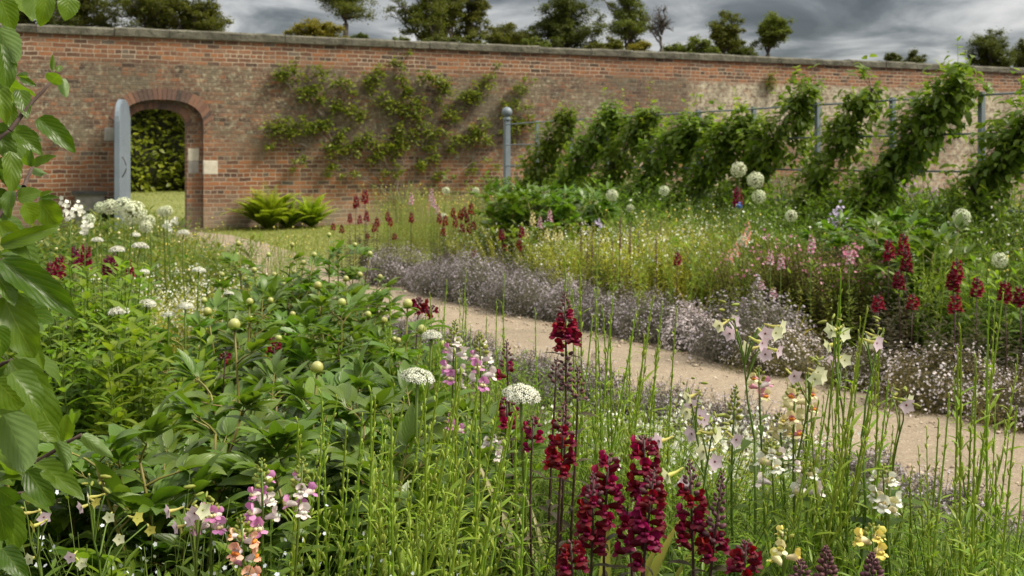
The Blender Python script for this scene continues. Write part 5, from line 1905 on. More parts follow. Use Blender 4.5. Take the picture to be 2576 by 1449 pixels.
FL = {'red': floret([m_red, m_red, m_mag, m_rbud]), 'mag': floret([m_mag, m_red, m_mag, m_rbud]), 'scar': floret([m_scar, m_red, m_scar, m_rbud]),
      'blush': floret([m_blush, m_palepink, m_white, m_gbud]), 'mauve': floret([m_mauve, m_blush, m_cream, m_gbud]), 'peach': floret([m_peach, m_palepink, m_orange, m_gbud]),
      'yellow': floret([m_cream, m_cream, m_yel, m_gbud]), 'flame': floret([m_cream, m_pink, m_orange, m_gbud]), 'white': floret([m_white, m_cream, m_white, m_gbud]),
      'pink': floret([m_pink, m_palepink, m_palepink, m_gbud]), 'gold': floret([m_yel, m_cream, m_yel, m_gbud])}


def snapdragon(label, top, Y, f0, f1, kinds, nfl, dark=False, size=.0125, group=None, leafy=30, lean=0.0, pods=0, budn=None):
    """Spike whose tip is at pixel top; flowers between pixel rows f0 and f1; all at depth Y."""
    p = at(top[0], top[1], Y)
    h = p[2]
    px2m = Y / FPX
    root = thing('snapdragon', label, 'snapdragon', (p[0] - lean, p[1] + U(-.02, .02), 0), 0, group)
    t = np.linspace(0, 1, 9)
    P = Z3(lean * t ** 1.5 + .01 * np.sin(t * 5 + U(0, 6)), .012 * np.sin(t * 4 + U(0, 6)), t * h)
    mb = MB()
    mb.tube(P, np.linspace(.0048, .0022, 9), 6)
    mb.build('stem', m_stem_d if dark else m_stem, root)
    cur = lambda z: np.array([np.interp(z, P[:, 2], P[:, 0]), np.interp(z, P[:, 2], P[:, 1]), z])
    zt, zb = EYE - (f0 - HOR) * px2m, EYE - (f1 - HOR) * px2m
    # leaves up to just under the flowers
    mb = MB()
    zl = np.sort(rng.uniform(.06, max(.1, zb - .02), leafy))
    B = np.array([cur(z) for z in zl])
    az = np.arange(leafy) * 2.4 + U(0, 6)
    mb.inst(LANCE[1], sc(frames(Z3(np.cos(az), np.sin(az), rng.uniform(.0, .6, leafy)), rng.normal(0, .3, leafy)), Z3(*(rng.uniform(.035, .065, leafy) * k for k in (.75, 1, 1)))), B)
    mb.build('foliage', m_bronze if dark else m_green, root)
    # buds from the flowers to the tip
    mb = MB()
    nb = budn if budn is not None else int(12 + 160 * max(0, h - zt))
    zb_ = np.linspace(zt - .01, h, nb)
    f = np.linspace(0, 1, nb)
    az = np.arange(nb) * 2.4 + U(0, 6)
    r = .020 * (1 - f) + .004
    D = Z3(np.cos(az), np.sin(az), .35 + f * 1.3)
    k = (1.05 - .72 * f) * size * .62
    mb.inst(blob(.62, 1, .62, 6, 4), sc(frames(D), k), np.array([cur(z) for z in zb_]) + D * r[:, None] * .7)
    if pods:
        zp = np.linspace(zb - .02, zb - pods * px2m, int(pods * px2m * 190))
        az = np.arange(len(zp)) * 2.4
        D = Z3(np.cos(az), np.sin(az), .5 + 0 * az)
        mp = MB()
        mp.inst(blob(.7, 1, .7, 6, 4), sc(frames(D), rng.uniform(.5, .75, len(zp)) * size * .8), np.array([cur(z) for z in zp]) + D * .011)
        mp.build('seed_spike', m_rbud, root)
    if nb:
        mb.build('bud_spike', m_rbud if dark else m_gbud, root)
    nfl = max(1, int(nfl * .68)) if nfl > 6 else nfl
    zz = np.linspace(zt, zb, nfl) if nfl > 1 else [zt]
    a0 = U(0, 6)
    for i in range(nfl):
        a = a0 + i * 2.3 + U(-.35, .35)
        kd = kinds[i % len(kinds)] if i % 3 else kinds[0]
        o = FL[kd].copy()
        COL.objects.link(o)
        o.parent = root
        c = cur(zz[i] + U(-.006, .006))
        o.location = (c[0] + math.cos(a) * .004, c[1] + math.sin(a) * .004, c[2])
        s = size * 1.05 * U(.82, 1.12) * (.72 + .28 * min(1, i / max(1, nfl * .35)))
        o.scale = (s, s, s)
        o.rotation_euler = (U(.05, .4), U(-.2, .2), a - math.pi / 2)
    return root


DR = ('dark red snapdragon',)
S = snapdragon
S('tall scarlet snapdragon with a long dark tip standing in front of the path', (1412, 738), 2.6, 796, 868, ['scar', 'scar', 'red'], 22, True, .0125, leafy=40, pods=110)
S('dark red snapdragon with a dense velvety head below the scarlet one', (1412, 1020), 2.25, 1085, 1205, ['red', 'red', 'scar'], 22, True, .0125, leafy=34)
S('dark red snapdragon whose magenta tinged head stands highest in the front group', (1612, 1108), 2.2, 1118, 1265, ['mag', 'red', 'red'], 26, True, .0135, budn=8)
S('magenta red snapdragon with its blunt head left of the highest in the front group', (1532, 1148), 2.2, 1158, 1300, ['mag', 'mag', 'red'], 20, True, .0130, budn=8)
S('darkest red snapdragon at the lower left of the front group', (1482, 1195), 2.15, 1258, 1395, ['red'], 26, True, .0130, lean=-.02)
S('dark red snapdragon in the middle of the front group with a bud crown', (1640, 1195), 2.1, 1250, 1420, ['red', 'mag', 'red'], 28, True, .0130, lean=.03)
S('dark red snapdragon at the right of the front group under plump dark buds', (1742, 1165), 2.15, 1240, 1375, ['red', 'red', 'mag'], 22, True, .0130, lean=.02)
S('leaning spike of plump dark buds beside the right dark red snapdragon', (1820, 1180), 2.15, 1345, 1385, ['red'], 6, True, .0140, lean=.10, budn=40)
S('small magenta snapdragon low between the front group stems', (1590, 1290), 2.2, 1300, 1400, ['mag', 'red'], 14, True, .0115, budn=5)
S('low dark red snapdragon under the darkest head', (1430, 1370), 2.1, 1385, 1450, ['red'], 12, True, .012, budn=6)
S('dark spike of buds with two red flowers near the flat white allium', (1283, 858), 3.0, 915, 945, ['mag', 'red'], 3, True, .0115, leafy=34)
S('dark red snapdragon behind the flat topped white allium', (1268, 985), 2.75, 1015, 1085, ['mag', 'red'], 10, True, .0115)
S('dark bud spike close to the right of the scarlet snapdragon', (1443, 925), 2.6, 995, 1000, ['red'], 0, True, .012)
S('dark bud spike close to the left of the scarlet snapdragon', (1392, 905), 2.62, 960, 960, ['red'], 0, True, .012)
S('few flowered dark red stem left of the dense velvety head', (1345, 1050), 2.5, 1070, 1120, ['mag'], 5, True, .0105)
S('dark red snapdragon cut by the lower border of the photo', (1880, 1375), 2.0, 1400, 1460, ['red'], 14, True, .012)
S('dark green bud spike between the yellow snapdragons', (2085, 1375), 2.1, 1440, 1440, ['red'], 0, True, .014, budn=34)
S('brown bud spike at the right of the yellow snapdragons', (2197, 1395), 2.1, 1450, 1450, ['red'], 0, True, .014, budn=30)
S('brown bud spike before the pale yellow snapdragon', (2005, 1415), 2.05, 1460, 1460, ['red'], 0, True, .013, budn=20)
S('brown green seed spike standing alone against the path', (1857, 978), 2.6, 1060, 1060, ['red'], 0, False, .014, budn=26)
S('maroon snapdragon just behind the right end of the peony buds', (1050, 752), 4.3, 762, 790, ['red', 'red'], 9, True, .014)
S('small maroon snapdragon behind the peony buds next to the path', (1080, 772), 4.2, 778, 800, ['red'], 7, True, .012)
S('crimson snapdragon hidden among the middle peonies', (693, 855), 3.9, 865, 890, ['red'], 4, True, .010)
S('crimson snapdragon left among the peony leaves', (560, 890), 3.8, 900, 915, ['red'], 3, True, .009)
# pink, peach, white and yellow ones
S('mauve pink snapdragon with cream lips and the fullest head in front of the peonies', (648, 1158), 2.1, 1222, 1335, ['mauve', 'mauve', 'blush'], 13, False, .0135, leafy=26)
S('mauve pink snapdragon standing right of the fullest pink head', (752, 1165), 2.1, 1225, 1312, ['mauve', 'blush', 'mauve'], 10, False, .0125, leafy=26)
S('mauve snapdragon beside the pale tobacco flowers at the lower left', (538, 1278), 2.1, 1292, 1330, ['mauve'], 5, False, .0125)
S('peach and orange snapdragon reaching the lower border', (604, 1300), 2.05, 1340, 1450, ['peach', 'peach', 'flame'], 13, False, .0125)
S('blush white and pink snapdragon, left of two, behind the green spires', (1146, 812), 2.9, 865, 978, ['blush', 'blush', 'mauve'], 15, False, .0145, leafy=40)
S('blush white and pink snapdragon, right of two, behind the green spires', (1200, 838), 2.9, 880, 970, ['blush', 'mauve', 'blush'], 13, False, .0145, leafy=40)
S('thin snapdragon with pink buds below the blush white pair', (1138, 1035), 2.6, 1062, 1085, ['mauve'], 3, False, .0105)
S('thin pale pink snapdragon near the fine green foliage', (1238, 1080), 2.5, 1100, 1150, ['blush', 'mauve'], 5, False, .0105)
S('snapdragon with flame orange and pink flowers, leftmost of the yellow group', (1922, 930), 2.65, 960, 1015, ['flame', 'pink', 'flame'], 8, False, .0125, budn=14)
S('yellow and orange snapdragon in the middle of the yellow group', (2002, 965), 2.6, 985, 1085, ['yellow', 'flame', 'yellow'], 13, False, .0135, budn=12)
S('pale yellow snapdragon low in the yellow group', (1962, 1045), 2.6, 1060, 1110, ['yellow', 'flame'], 8, False, .0115)
S('orange tinged snapdragon at the right of the yellow group', (2040, 955), 2.7, 990, 1030, ['flame'], 5, False, .0115)
S('white and pink snapdragon with its stem against the path, left of two', (1952, 1112), 2.45, 1140, 1212, ['white', 'blush'], 10, False, .0130)
S('white and pink snapdragon right and lower of two', (2022, 1172), 2.45, 1190, 1255, ['blush', 'white'], 10, False, .0130)
S('white snapdragon alone at the right over the near thyme', (2242, 1180), 2.35, 1212, 1300, ['white', 'white', 'blush'], 13, False, .0135)
S('pale yellow snapdragon at the lower border of the photo', (1984, 1338), 2.15, 1355, 1420, ['gold', 'yellow'], 7, False, .0125, budn=8)
S('clear yellow snapdragon beside brown bud spikes at the lower right', (2202, 1325), 2.15, 1345, 1388, ['gold'], 4, False, .0135, budn=10)
S('faded cream snapdragon in deep shade under the apple branch', (255, 1170), 2.5, 1205, 1330, ['yellow', 'white'], 16, False, .0115)

# far snapdragons: spikes too small to tell flower from flower
far = {}


def far_snap(kind, mats, dark, nfl):
    root = thing('snapdragon', 'x', 'snapdragon', (0, 0, -50))
    mb = MB()
    mb.tube(Z3([0, .01, 0], [0, .005, 0], [0, .5, 1]), [.005, .004, .003], 4)
    mb.build('stem', m_stem_d if dark else m_stem, root)
    ms, ml = MB(), MB()
    stemmy(ms, ml, 9, .72, .09, .3, LANCE[:2], .06, 30, rad=.003, up=.3)
    ml.build('foliage', m_bronze if dark else m_olive, root)
    mb = MB()
    n = nfl
    z = np.linspace(.83, .965, n)
    a = np.arange(n) * 2.4
    D = Z3(np.cos(a), np.sin(a), .3 + 0 * a)
    me = FL[kind].data
    V = np.array([v.co for v in me.vertices])
    F = {}
    mi = {}
    for pl in me.polygons:
        F.setdefault(pl.material_index, {}).setdefault(len(pl.vertices), []).append(tuple(pl.vertices))
    for m_i, d in F.items():
        mb.inst((V, {k: np.array(v) for k, v in d.items()}, np.zeros((len(V), 3))), sc(frames(D), (.019 if dark else .0145) * (1.1 - .45 * (z - .83) / .135)), Z3(np.cos(a) * .004, np.sin(a) * .004, z), m_i)
    zb = np.linspace(.95, 1.0, 10)
    ab_ = np.arange(10) * 2.4
    mb.inst(BLB, sc(frames(Z3(np.cos(ab_), np.sin(ab_), 1 + 0 * ab_)), np.linspace(.009, .004, 10)), Z3(np.cos(ab_) * .006, np.sin(ab_) * .006, zb), 3)
    mb.build('flower_spike', [m for m in me.materials], root)
    return root


for kd, dk, n in (('red', 1, 16), ('scar', 1, 12), ('mag', 1, 14), ('pink', 0, 12), ('yellow', 0, 12), ('blush', 0, 12), ('peach', 0, 9)):
    far[kd] = far_snap(kd, None, dk, n)


def far_set(kind, pts, Yr, label, group):
    for px, py in pts:
        Y = U(*Yr)
        p = at(px, py, Y)
        s = max(.35, p[2])
        dup(far[kind], (p[0], p[1], 0), U(0, 6.28), (max(.75, s), max(.75, s), s), label, group)
    if far[kind] not in PROTO:
        PROTO.append(far[kind])


far_set('scar', [(918, 476), (896, 490), (880, 535), (905, 540), (922, 528), (948, 545), (975, 530), (982, 545), (1035, 532), (838, 560), (925, 585), (993, 585), (860, 565), (942, 560)], (12.6, 14), 'dark red snapdragon in the left group at the far end of the bed', 'far dark red snapdragons, left group')
far_set('scar', [(1105, 535), (1120, 540), (1145, 545), (1158, 525), (1168, 518), (1185, 508), (1162, 560), (1180, 560), (1192, 555), (1115, 570), (1210, 580), (1140, 520), (1175, 535)], (12, 13.2), 'dark red snapdragon in the right group at the far end of the bed', 'far dark red snapdragons, right group')
far_set('scar', [(1262, 575), (1312, 568), (1306, 600), (1268, 610), (1192, 628), (1315, 612)], (10.5, 11.5), 'small dark red snapdragon before the leafy peony clump', 'dark red snapdragons before the peony clump')
far_set('scar', [(1705, 632)], (8.6, 8.8), 'single dark red snapdragon among the golden tufts', None)
far_set('mag', [(1856, 468)], (10, 10.2), 'tiny magenta snapdragon under the tall round alliums', None)
for (px, py, Y, lb) in ((2237, 600, 7.2, 'dark red snapdragon with a rounded head, left of two tall ones at the right'), (2273, 585, 7.1, 'tallest dark red snapdragon of the right hand stand'), (2280, 630, 7.0, 'dark red snapdragon close under the tallest one'),
                        (2260, 680, 6.8, 'lower dark red snapdragon with a long head in the right hand stand'), (2209, 740, 6.6, 'low dark red snapdragon at the left foot of the right hand stand'), (2297, 738, 6.7, 'low pinkish red snapdragon at the right foot of the right hand stand'),
                        (2407, 650, 6.4, 'bright dark red snapdragon high above the golden tuft'), (2396, 678, 6.4, 'dark red snapdragon touching the bright one'), (2403, 738, 6.2, 'dark red snapdragon with a brown leafy stem above the golden tuft'),
                        (2459, 695, 6.4, 'half hidden dark red snapdragon behind the tall spires'), (2528, 705, 6.1, 'dark red snapdragon with a long head near the right border'), (2566, 718, 6.2, 'dark red bud spike at the right border')):
    p = at(px, py, Y)
    dup(far['scar' if px % 2 else 'red'], (p[0], p[1], 0), U(0, 6.28), (max(.9, p[2]),) * 2 + (p[2],), lb, 'dark red snapdragons of the right hand stand')
far_set('mag', [(150, 640), (188, 618), (216, 612), (270, 640), (288, 636), (325, 650), (128, 655)], (6.2, 7.2), 'dark red snapdragon in the left bed under the white alliums', 'dark red snapdragons of the left bed')
far_set('pink', [(1085, 470), (1090, 490), (1035, 480), (1100, 510)], (13.2, 14), 'pale pink snapdragon above the feathery plants', 'pink snapdragons above the feathery plants')
far_set('pink', [(1358, 540), (1383, 522)], (11.2, 11.6), 'bright pink snapdragon before the leafy peony clump', 'bright pink snapdragons at the peony clump')
far_set('yellow', [(1340, 528), (1375, 572), (1395, 578), (1410, 575), (1325, 570)], (10.6, 11.4), 'soft yellow snapdragon before the leafy peony clump', 'soft yellow snapdragons at the peony clump')
far_set('peach', [(1880, 552), (1850, 602), (1872, 575), (1835, 622)], (8.2, 8.8), 'apricot snapdragon below the tall round alliums', 'apricot snapdragons under the alliums')
far_set('pink', [(1938, 622), (1965, 632), (2042, 584), (2138, 614), (1915, 700), (1945, 720)], (7.4, 8.2), 'pink snapdragon over the bushy brown green plants', 'pink snapdragons over the bushy plants')

far['bud'] = thing('snapdragon', 'x', 'snapdragon', (0, 0, -50))
_m = MB()
_m.tube(Z3([0, .01, 0], [0, .005, 0], [0, .5, 1]), [.005, .004, .003], 4)
_m.build('stem', m_stem_d, far['bud'])
_ms, _ml = MB(), MB()
stemmy(_ms, _ml, 6, .7, .06, .3, LANCE[:2], .05, 26, rad=.003, up=.3)
_ml.build('foliage', m_bronze, far['bud'])
_m = MB()
_z = np.linspace(.70, 1.0, 34)
_a = np.arange(34) * 2.4
_m.inst(BLB, sc(frames(Z3(np.cos(_a), np.sin(_a), .6 + 0 * _a)), np.linspace(.0085, .004, 34)), Z3(np.cos(_a) * .009, np.sin(_a) * .009, _z))
_m.build('bud_spike', m_rbud, far['bud'])
far_set('bud', [(1462, 560), (1490, 585), (1478, 600), (1512, 575), (1560, 548), (1585, 560), (1628, 555), (1650, 590), (1645, 620), (1500, 615), (1540, 600), (1690, 610), (1606, 580), (1662, 560)], (9, 10.8), 'brown seed spike standing among the golden tufts', 'brown seed spikes among the golden tufts')

# ================================================================ TOBACCO FLOWERS (branching, long tubed)
def tob(mats):
    mb = MB()
    t = np.linspace(0, 1, 7)
    mb.tube(Z3(0 * t, t * 1.9, -.1 * np.sin(t * 2.5)), [.10, .13, .13, .15, .20, .26, .24], 7, 1, cap=False)
    V, F, A = star(5, 1.0, .68, .28)
    V = V + np.array([0, 1.88, -.06])
    mb.add(V, F, 0, A)
    mb.inst(BLS, sc(frames([(0, 1, 0)]), np.array([[.17, .05, .17]])), [(0, 1.89, -.06)], 2)
    mb.inst(LANCE[0], sc(frames([(.3, .9, .2), (-.3, .9, .2), (0, .9, -.3)]), [.55] * 3), [(0, 0, 0)] * 3, 3)
    return mb.build('flower', mats)


TB = {'p': tob([m_nicp, m_tube, m_throat, m_gbud]), 'w': tob([m_nicw, m_tube, m_gbud, m_gbud]), 'y': tob([m_nicy, m_tube, m_gbud, m_gbud])}


def tobacco(label, base, Y, flowers, size=.0195, group=None):
    """base pixel x and the flowers (px, py, kind, heading): a stem branches to each of them."""
    b = at(base, 1000, Y)
    root = thing('tobacco_plant', label, 'flower', (b[0], b[1], 0), 0, group)
    F = np.array([at(f[0], f[1], Y + U(-.06, .06)) for f in flowers]) - np.array([b[0], b[1], 0])
    mb = MB()
    hub = np.array([F[:, 0].mean() * .35, 0, F[:, 2].min() * .78])
    mb.tube(*limb((0, 0, 0), hub, .0042, .0032, 6, 0, .015), 6)
    top = F[np.argmax(F[:, 2])]
    m1, _ = limb(hub, top + np.array([0, 0, .02]), .0035, .0018, 8, .02, .02)
    mb.tube(m1, np.linspace(.0028, .0014, 8), 5)
    for i, f in enumerate(F):
        k = m1[np.argmin(np.linalg.norm(m1 - (f - np.array([0, 0, .07])), axis=1))]
        head = flowers[i][3]
        d = np.array([math.cos(head), math.sin(head) * .9 - .35, U(-.35, .1)])
        s = size * U(.9, 1.1)
        st = f - d / np.linalg.norm(d) * s * 1.9
        mb.tube(np.array([k, (k + st) / 2 + np.array([0, 0, .015]), st]), [.002, .0016, .0014], 4)
        o = TB[flowers[i][2]].copy()
        COL.objects.link(o)
        o.parent = root
        o.location = st
        o.scale = (s,) * 3
        o.rotation_euler = Vector(d).to_track_quat('Y', 'Z').to_euler()
    mb.build('stem', m_stem, root)
    ml = MB()
    n = 9
    z = rng.uniform(.1, max(.3, hub[2]), n)
    aa = rng.uniform(0, 6.28, n)
    ml.inst(BROAD[1], sc(frames(Z3(np.cos(aa), np.sin(aa), .35 + 0 * aa)), rng.uniform(.09, .2, n) * (1.25 - z)), Z3(hub[0] * z / hub[2], 0 * z, z))
    ml.build('foliage', m_green, root)
    nb = 7
    q = m1[-1] + rng.normal(0, .016, (nb, 3))
    for i in range(nb):
        mbu = MB()
        mbu.inst(blob(.35, 1, .35, 6, 4), sc(frames(sph_dirs(1, -.4, .7)), rng.uniform(.006, .012, 1)), q[i:i + 1])
        mbu.build('bud', m_gbud, root)
    return root


tobacco('pale pink and cream tobacco flower with the tallest branching stems against the thyme border', 1900, 2.55,
        [(1810, 818, 'w', 3.6), (1845, 808, 'p', -.9), (1836, 838, 'p', 3.9), (1925, 838, 'p', -1.3), (1952, 836, 'w', -1.0), (1965, 822, 'w', -.4), (1882, 876, 'w', 3.3), (1918, 862, 'p', -.7), (1925, 890, 'p', -1.4), (1958, 882, 'p', -.5)])
tobacco('pale tobacco flower with a lilac and two hanging cream flowers over the path', 1985, 2.5, [(1998, 945, 'p', -1.2), (2050, 952, 'w', -1.6), (2058, 935, 'w', -1.0), (2068, 945, 'w', -.5)])
tobacco('small pale tobacco flower between the two right spires', 2135, 2.6, [(2092, 830, 'w', 3.4), (2122, 838, 'w', -1), (2098, 908, 'p', 3.6), (2125, 905, 'w', -1.2), (2085, 868, 'w', 3.0)])
tobacco('pink and cream tobacco flower at the end of a long arching stem', 2150, 2.55, [(2188, 862, 'w', 3.5), (2206, 862, 'p', -.8), (2212, 848, 'w', -.3)])
tobacco('small pale tobacco flower with a hanging tube far over the path', 2210, 2.5, [(2285, 1008, 'w', -.6), (2280, 1018, 'p', -1.5)])
tobacco('loose white tobacco flower along an arching stem left of the brown seed spike', 1800, 2.55, [(1738, 1018, 'p', -1.5), (1728, 1035, 'w', 3.7), (1760, 1045, 'p', -.9), (1772, 1055, 'p', -.6), (1740, 1090, 'p', 3.6), (1852, 1105, 'p', -1.1), (1732, 998, 'w', 3.3)])
tobacco('white tobacco flower behind the right dark red snapdragons', 1740, 2.4, [(1658, 1108, 'p', 3.4), (1798, 1160, 'p', -1.3), (1770, 1135, 'w', 3.6), (1720, 1210, 'p', -1.2), (1680, 1195, 'w', 3.2), (1800, 1090, 'w', -.5)])
tobacco('pale lilac tobacco flower with drooping tubes beside the mauve snapdragon', 490, 2.1, [(425, 1285, 'p', 3.6), (490, 1290, 'p', -1.5), (480, 1305, 'p', -2.2), (510, 1282, 'w', -.6), (445, 1325, 'p', 3.6), (518, 1300, 'w', -.8)], .016)
tobacco('yellow tobacco flower in the shade at the lower left', 250, 2.1, [(275, 1300, 'w', -1.4), (345, 1302, 'y', -.3), (378, 1332, 'y', -.9), (300, 1355, 'w', -1.2), (240, 1262, 'y', -.2), (205, 1275, 'p', 3.8), (225, 1250, 'w', 3.2)], .013)
tobacco('dusky pink and cream tobacco flower at the lower left corner', 140, 2.05, [(85, 1322, 'y', 3.6), (110, 1300, 'p', -.7), (178, 1400, 'p', -1.7), (75, 1405, 'w', -2), (205, 1415, 'w', -.6), (60, 1290, 'w', 3.4)], .0135)

# ================================================================ SINGLE FLOWERS AND STRAP LEAVED PLANTS
def tall_phlox(label, pts, mat, Y, r, h_px, name='phlox', cat='flower'):
    cx_ = np.mean([p[0] for p in pts])
    cy_ = np.mean([p[1] for p in pts])
    c = at(cx_, cy_, Y)
    root = thing(name, label, cat, (c[0], c[1], 0))
    mb = MB()
    mb.tube(*limb((0, 0, 0), (0, 0, c[2] - .03), .005, .003, 6, 0, .01), 5)
    mb.build('stem', m_stem, root)
    mf = MB()
    for px, py in pts:
        q = at(px, py, Y) - np.array([c[0], c[1], 0])
        n = 9
        P = q + rng.normal(0, r, (n, 3))
        mf.inst(star(5, 1, .72, .2), sc(frames(sph_dirs(n, -.3, 1) + np.array([0, -.9, 0])), rng.uniform(.8, 1.1, n) * .014), P)
    stuff(mf.build('flower_cluster', mat, root))
    ml = MB()
    n = 18
    z = rng.uniform(.1, c[2] * .85, n)
    a = rng.uniform(0, 6.28, n)
    ml.inst(LANCE[1], sc(frames(Z3(np.cos(a), np.sin(a), .4 + 0 * a)), rng.uniform(.05, .1, n)), Z3(0, 0, z))
    ml.build('foliage', m_green, root)
    return root


m_dame = leaf_mat('pale_lilac_petal', (0.56, 0.46, 0.68), (0.70, 0.62, 0.80), 0.3, 0.5, tint=(1.1, 1, 1.1), back=1)
tall_phlox('pale lilac flower cluster rising before the apple cordons', [(2112, 520), (2100, 535), (2118, 540), (2092, 550), (2105, 560), (2125, 555), (2098, 570), (2115, 572)], m_dame, 8.8, .022, 0)
tall_phlox('white phlox flower heads left of the door by the apple leaves', [(158, 515), (178, 522), (190, 528), (165, 535), (200, 532), (172, 545)], m_white, 6.2, .018, 0)
tall_phlox('small white flower among the left alliums', [(214, 575), (220, 568), (212, 582)], m_white, 6.4, .014, 0)
tall_phlox('white flower on the edge of the path to the door', [(422, 562), (440, 555), (425, 575)], m_white, 7.4, .012, 0)
tall_phlox('small blue cornflower under the tall round alliums', [(1861, 518)], m_blue, 9.4, .008, 0, 'cornflower')
tall_phlox('pale lilac bloom low in the middle of the far bed', [(1503, 560), (1508, 568)], m_dame, 10.4, .014, 0)
tall_phlox('pink flower cluster right of the lilac one', [(2140, 630), (2128, 640), (2155, 622), (2148, 640)], m_pink, 7.8, .014, 0)


def straps(label, px, py, Y, n, L, mat, tips, name='iris', cat='plant'):
    p = at(px, py, Y)
    root = thing(name, label, cat, (p[0], p[1], 0), U(0, 6))
    mb = MB()
    a = rng.uniform(0, 6.28, n)
    D = Z3(np.cos(a) * .35, np.sin(a) * .35, np.ones(n))
    for i in range(n):
        mb.inst(tips[int(rng.integers(3))], sc(frames(D[i:i + 1], [U(-.4, .4)]), [L * U(.7, 1.1)]), [(math.cos(a[i]) * .04, math.sin(a[i]) * .04, 0)])
    mb.build('foliage', mat, root)
    return root


m_iris = leaf_mat('iris_leaf', (0.10, 0.17, 0.06), (0.17, 0.25, 0.09), 0.35, 0.4, tip=(0.30, 0.27, 0.10))
straps('iris with arching straw edged strap leaves at the foot of the green spires', 1300, 1300, 2.3, 14, .62, m_iris, STRAP)
straps('iris with upright grey green leaves behind the dark red snapdragons', 1480, 1100, 2.6, 10, .72, m_iris, STRAP[:1] * 3)
straps('iris with one folded arching leaf left of the white and pink snapdragons', 1850, 1300, 2.3, 9, .55, m_iris, STRAP)
straps('iris leaves beside the fullest white thyme at the right', 1985, 800, 7.6, 7, .42, leaf_mat('yellowing_leaf', (.25, .26, .05), (.4, .36, .09), .35, .5), STRAP[:2] * 2)
straps('withered straw coloured leaves behind the golden tufts', 1760, 680, 9, 7, .55, m_dry, STRAP)
for i, (x, y, Y, lb) in enumerate(((700, 1350, 2.2, 'dark grass tuft at the lower border under the mauve snapdragons'), (980, 1300, 2.3, 'long grass tuft between the front green spires'), (1120, 1300, 2.2, 'arching grass tuft at the right foot of the front spires'),
                                   (2200, 1300, 2.4, 'grass tuft under the white snapdragon at the right'), (2420, 1300, 2.4, 'wide grass tuft at the lower right corner'), (1700, 1250, 2.4, 'thin grass tuft behind the leaning dark bud spike'),
                                   (2040, 1300, 2.3, 'grass tuft at the foot of the white and pink snapdragons'), (830, 1300, 2.2, 'grass tuft at the left foot of the front spires'), (2330, 1250, 2.7, 'grass tuft before the path at the right'))):
    p = at(x, y, Y)
    t = thing('grass_tuft', lb, 'grass', (p[0], p[1], 0), U(0, 6))
    mb = MB()
    n = 90
    a = rng.uniform(0, 6.28, n)
    for j in range(3):
        w = slice(j, None, 3)
        k = len(a[w])
        mb.inst(GRASSB[j], sc(frames(Z3(np.cos(a[w]) * .5, np.sin(a[w]) * .5, np.ones(k))), rng.uniform(.35, .68, k)), Z3(rng.normal(0, .05, k), rng.normal(0, .05, k), 0))
    mb.build('blade', m_green, t)['kind'] = 'stuff'

# low white forget-me-nots in the shade at the lower left
fmn = [clump('forget_me_not', 'airy plant with tiny white blue flowers in the shade at the lower left', 'plant', 'airy white flowered plants at the lower left', m_stem, m_green, leaf_mat('tiny_blue_white_petal', (.5, .55, .65), (.72, .75, .8), .2, .5, back=1),
             n=26, h=.62, r0=.16, lean=.4, tpls=LANCE, ll=.045, per=10, up=.4, rad=.0014, fl=star(5, 1, .7, .1), flprob=.6, flsz=.0045, flper=4, flsp=.02) for _ in range(2)]
place(fmn, [at(x, 1400, Y) * np.array([1, 1, 0]) for x, Y in ((400, 2.05), (480, 2.15), (540, 2.0), (620, 2.1), (330, 2.0), (700, 2.05), (250, 2.1), (560, 2.25), (430, 2.3))], (.85, 1.1))
place(lowg, [at(x, 1400, Y) * np.array([1, 1, 0]) for x, Y in ((120, 2.3), (200, 2.4), (300, 2.45), (380, 2.5), (460, 2.6), (80, 2.6), (160, 2.8), (260, 2.9), (340, 2.95))], (1.0, 1.4), 'dark low leafy plant under the apple branch', 'low plants under the apple branch')

# slate grey raised bed board at the right behind the flowers
p0, p1 = at(2470, 560, 11.5), at(2720, 560, 10.5)
t = thing('raised_bed', 'slate grey wooden raised bed seen through the flowers at the right border', 'raised bed', ((p0[0] + p1[0]) / 2, 11.2, 0), math.atan2(-1.0, p1[0] - p0[0]))
mb = MB()
mb.box((-.75, -.5, 0), (.75, .5, .26))
mb.box((-.77, -.52, .26), (.77, .52, .30))
mb.box((-.74, -.49, .30), (.74, .49, .62))
mb.build('board', plain_mat('slate_grey_timber', (.13, .15, .17), (.17, .19, .21), 3, .6), t, smooth=False)

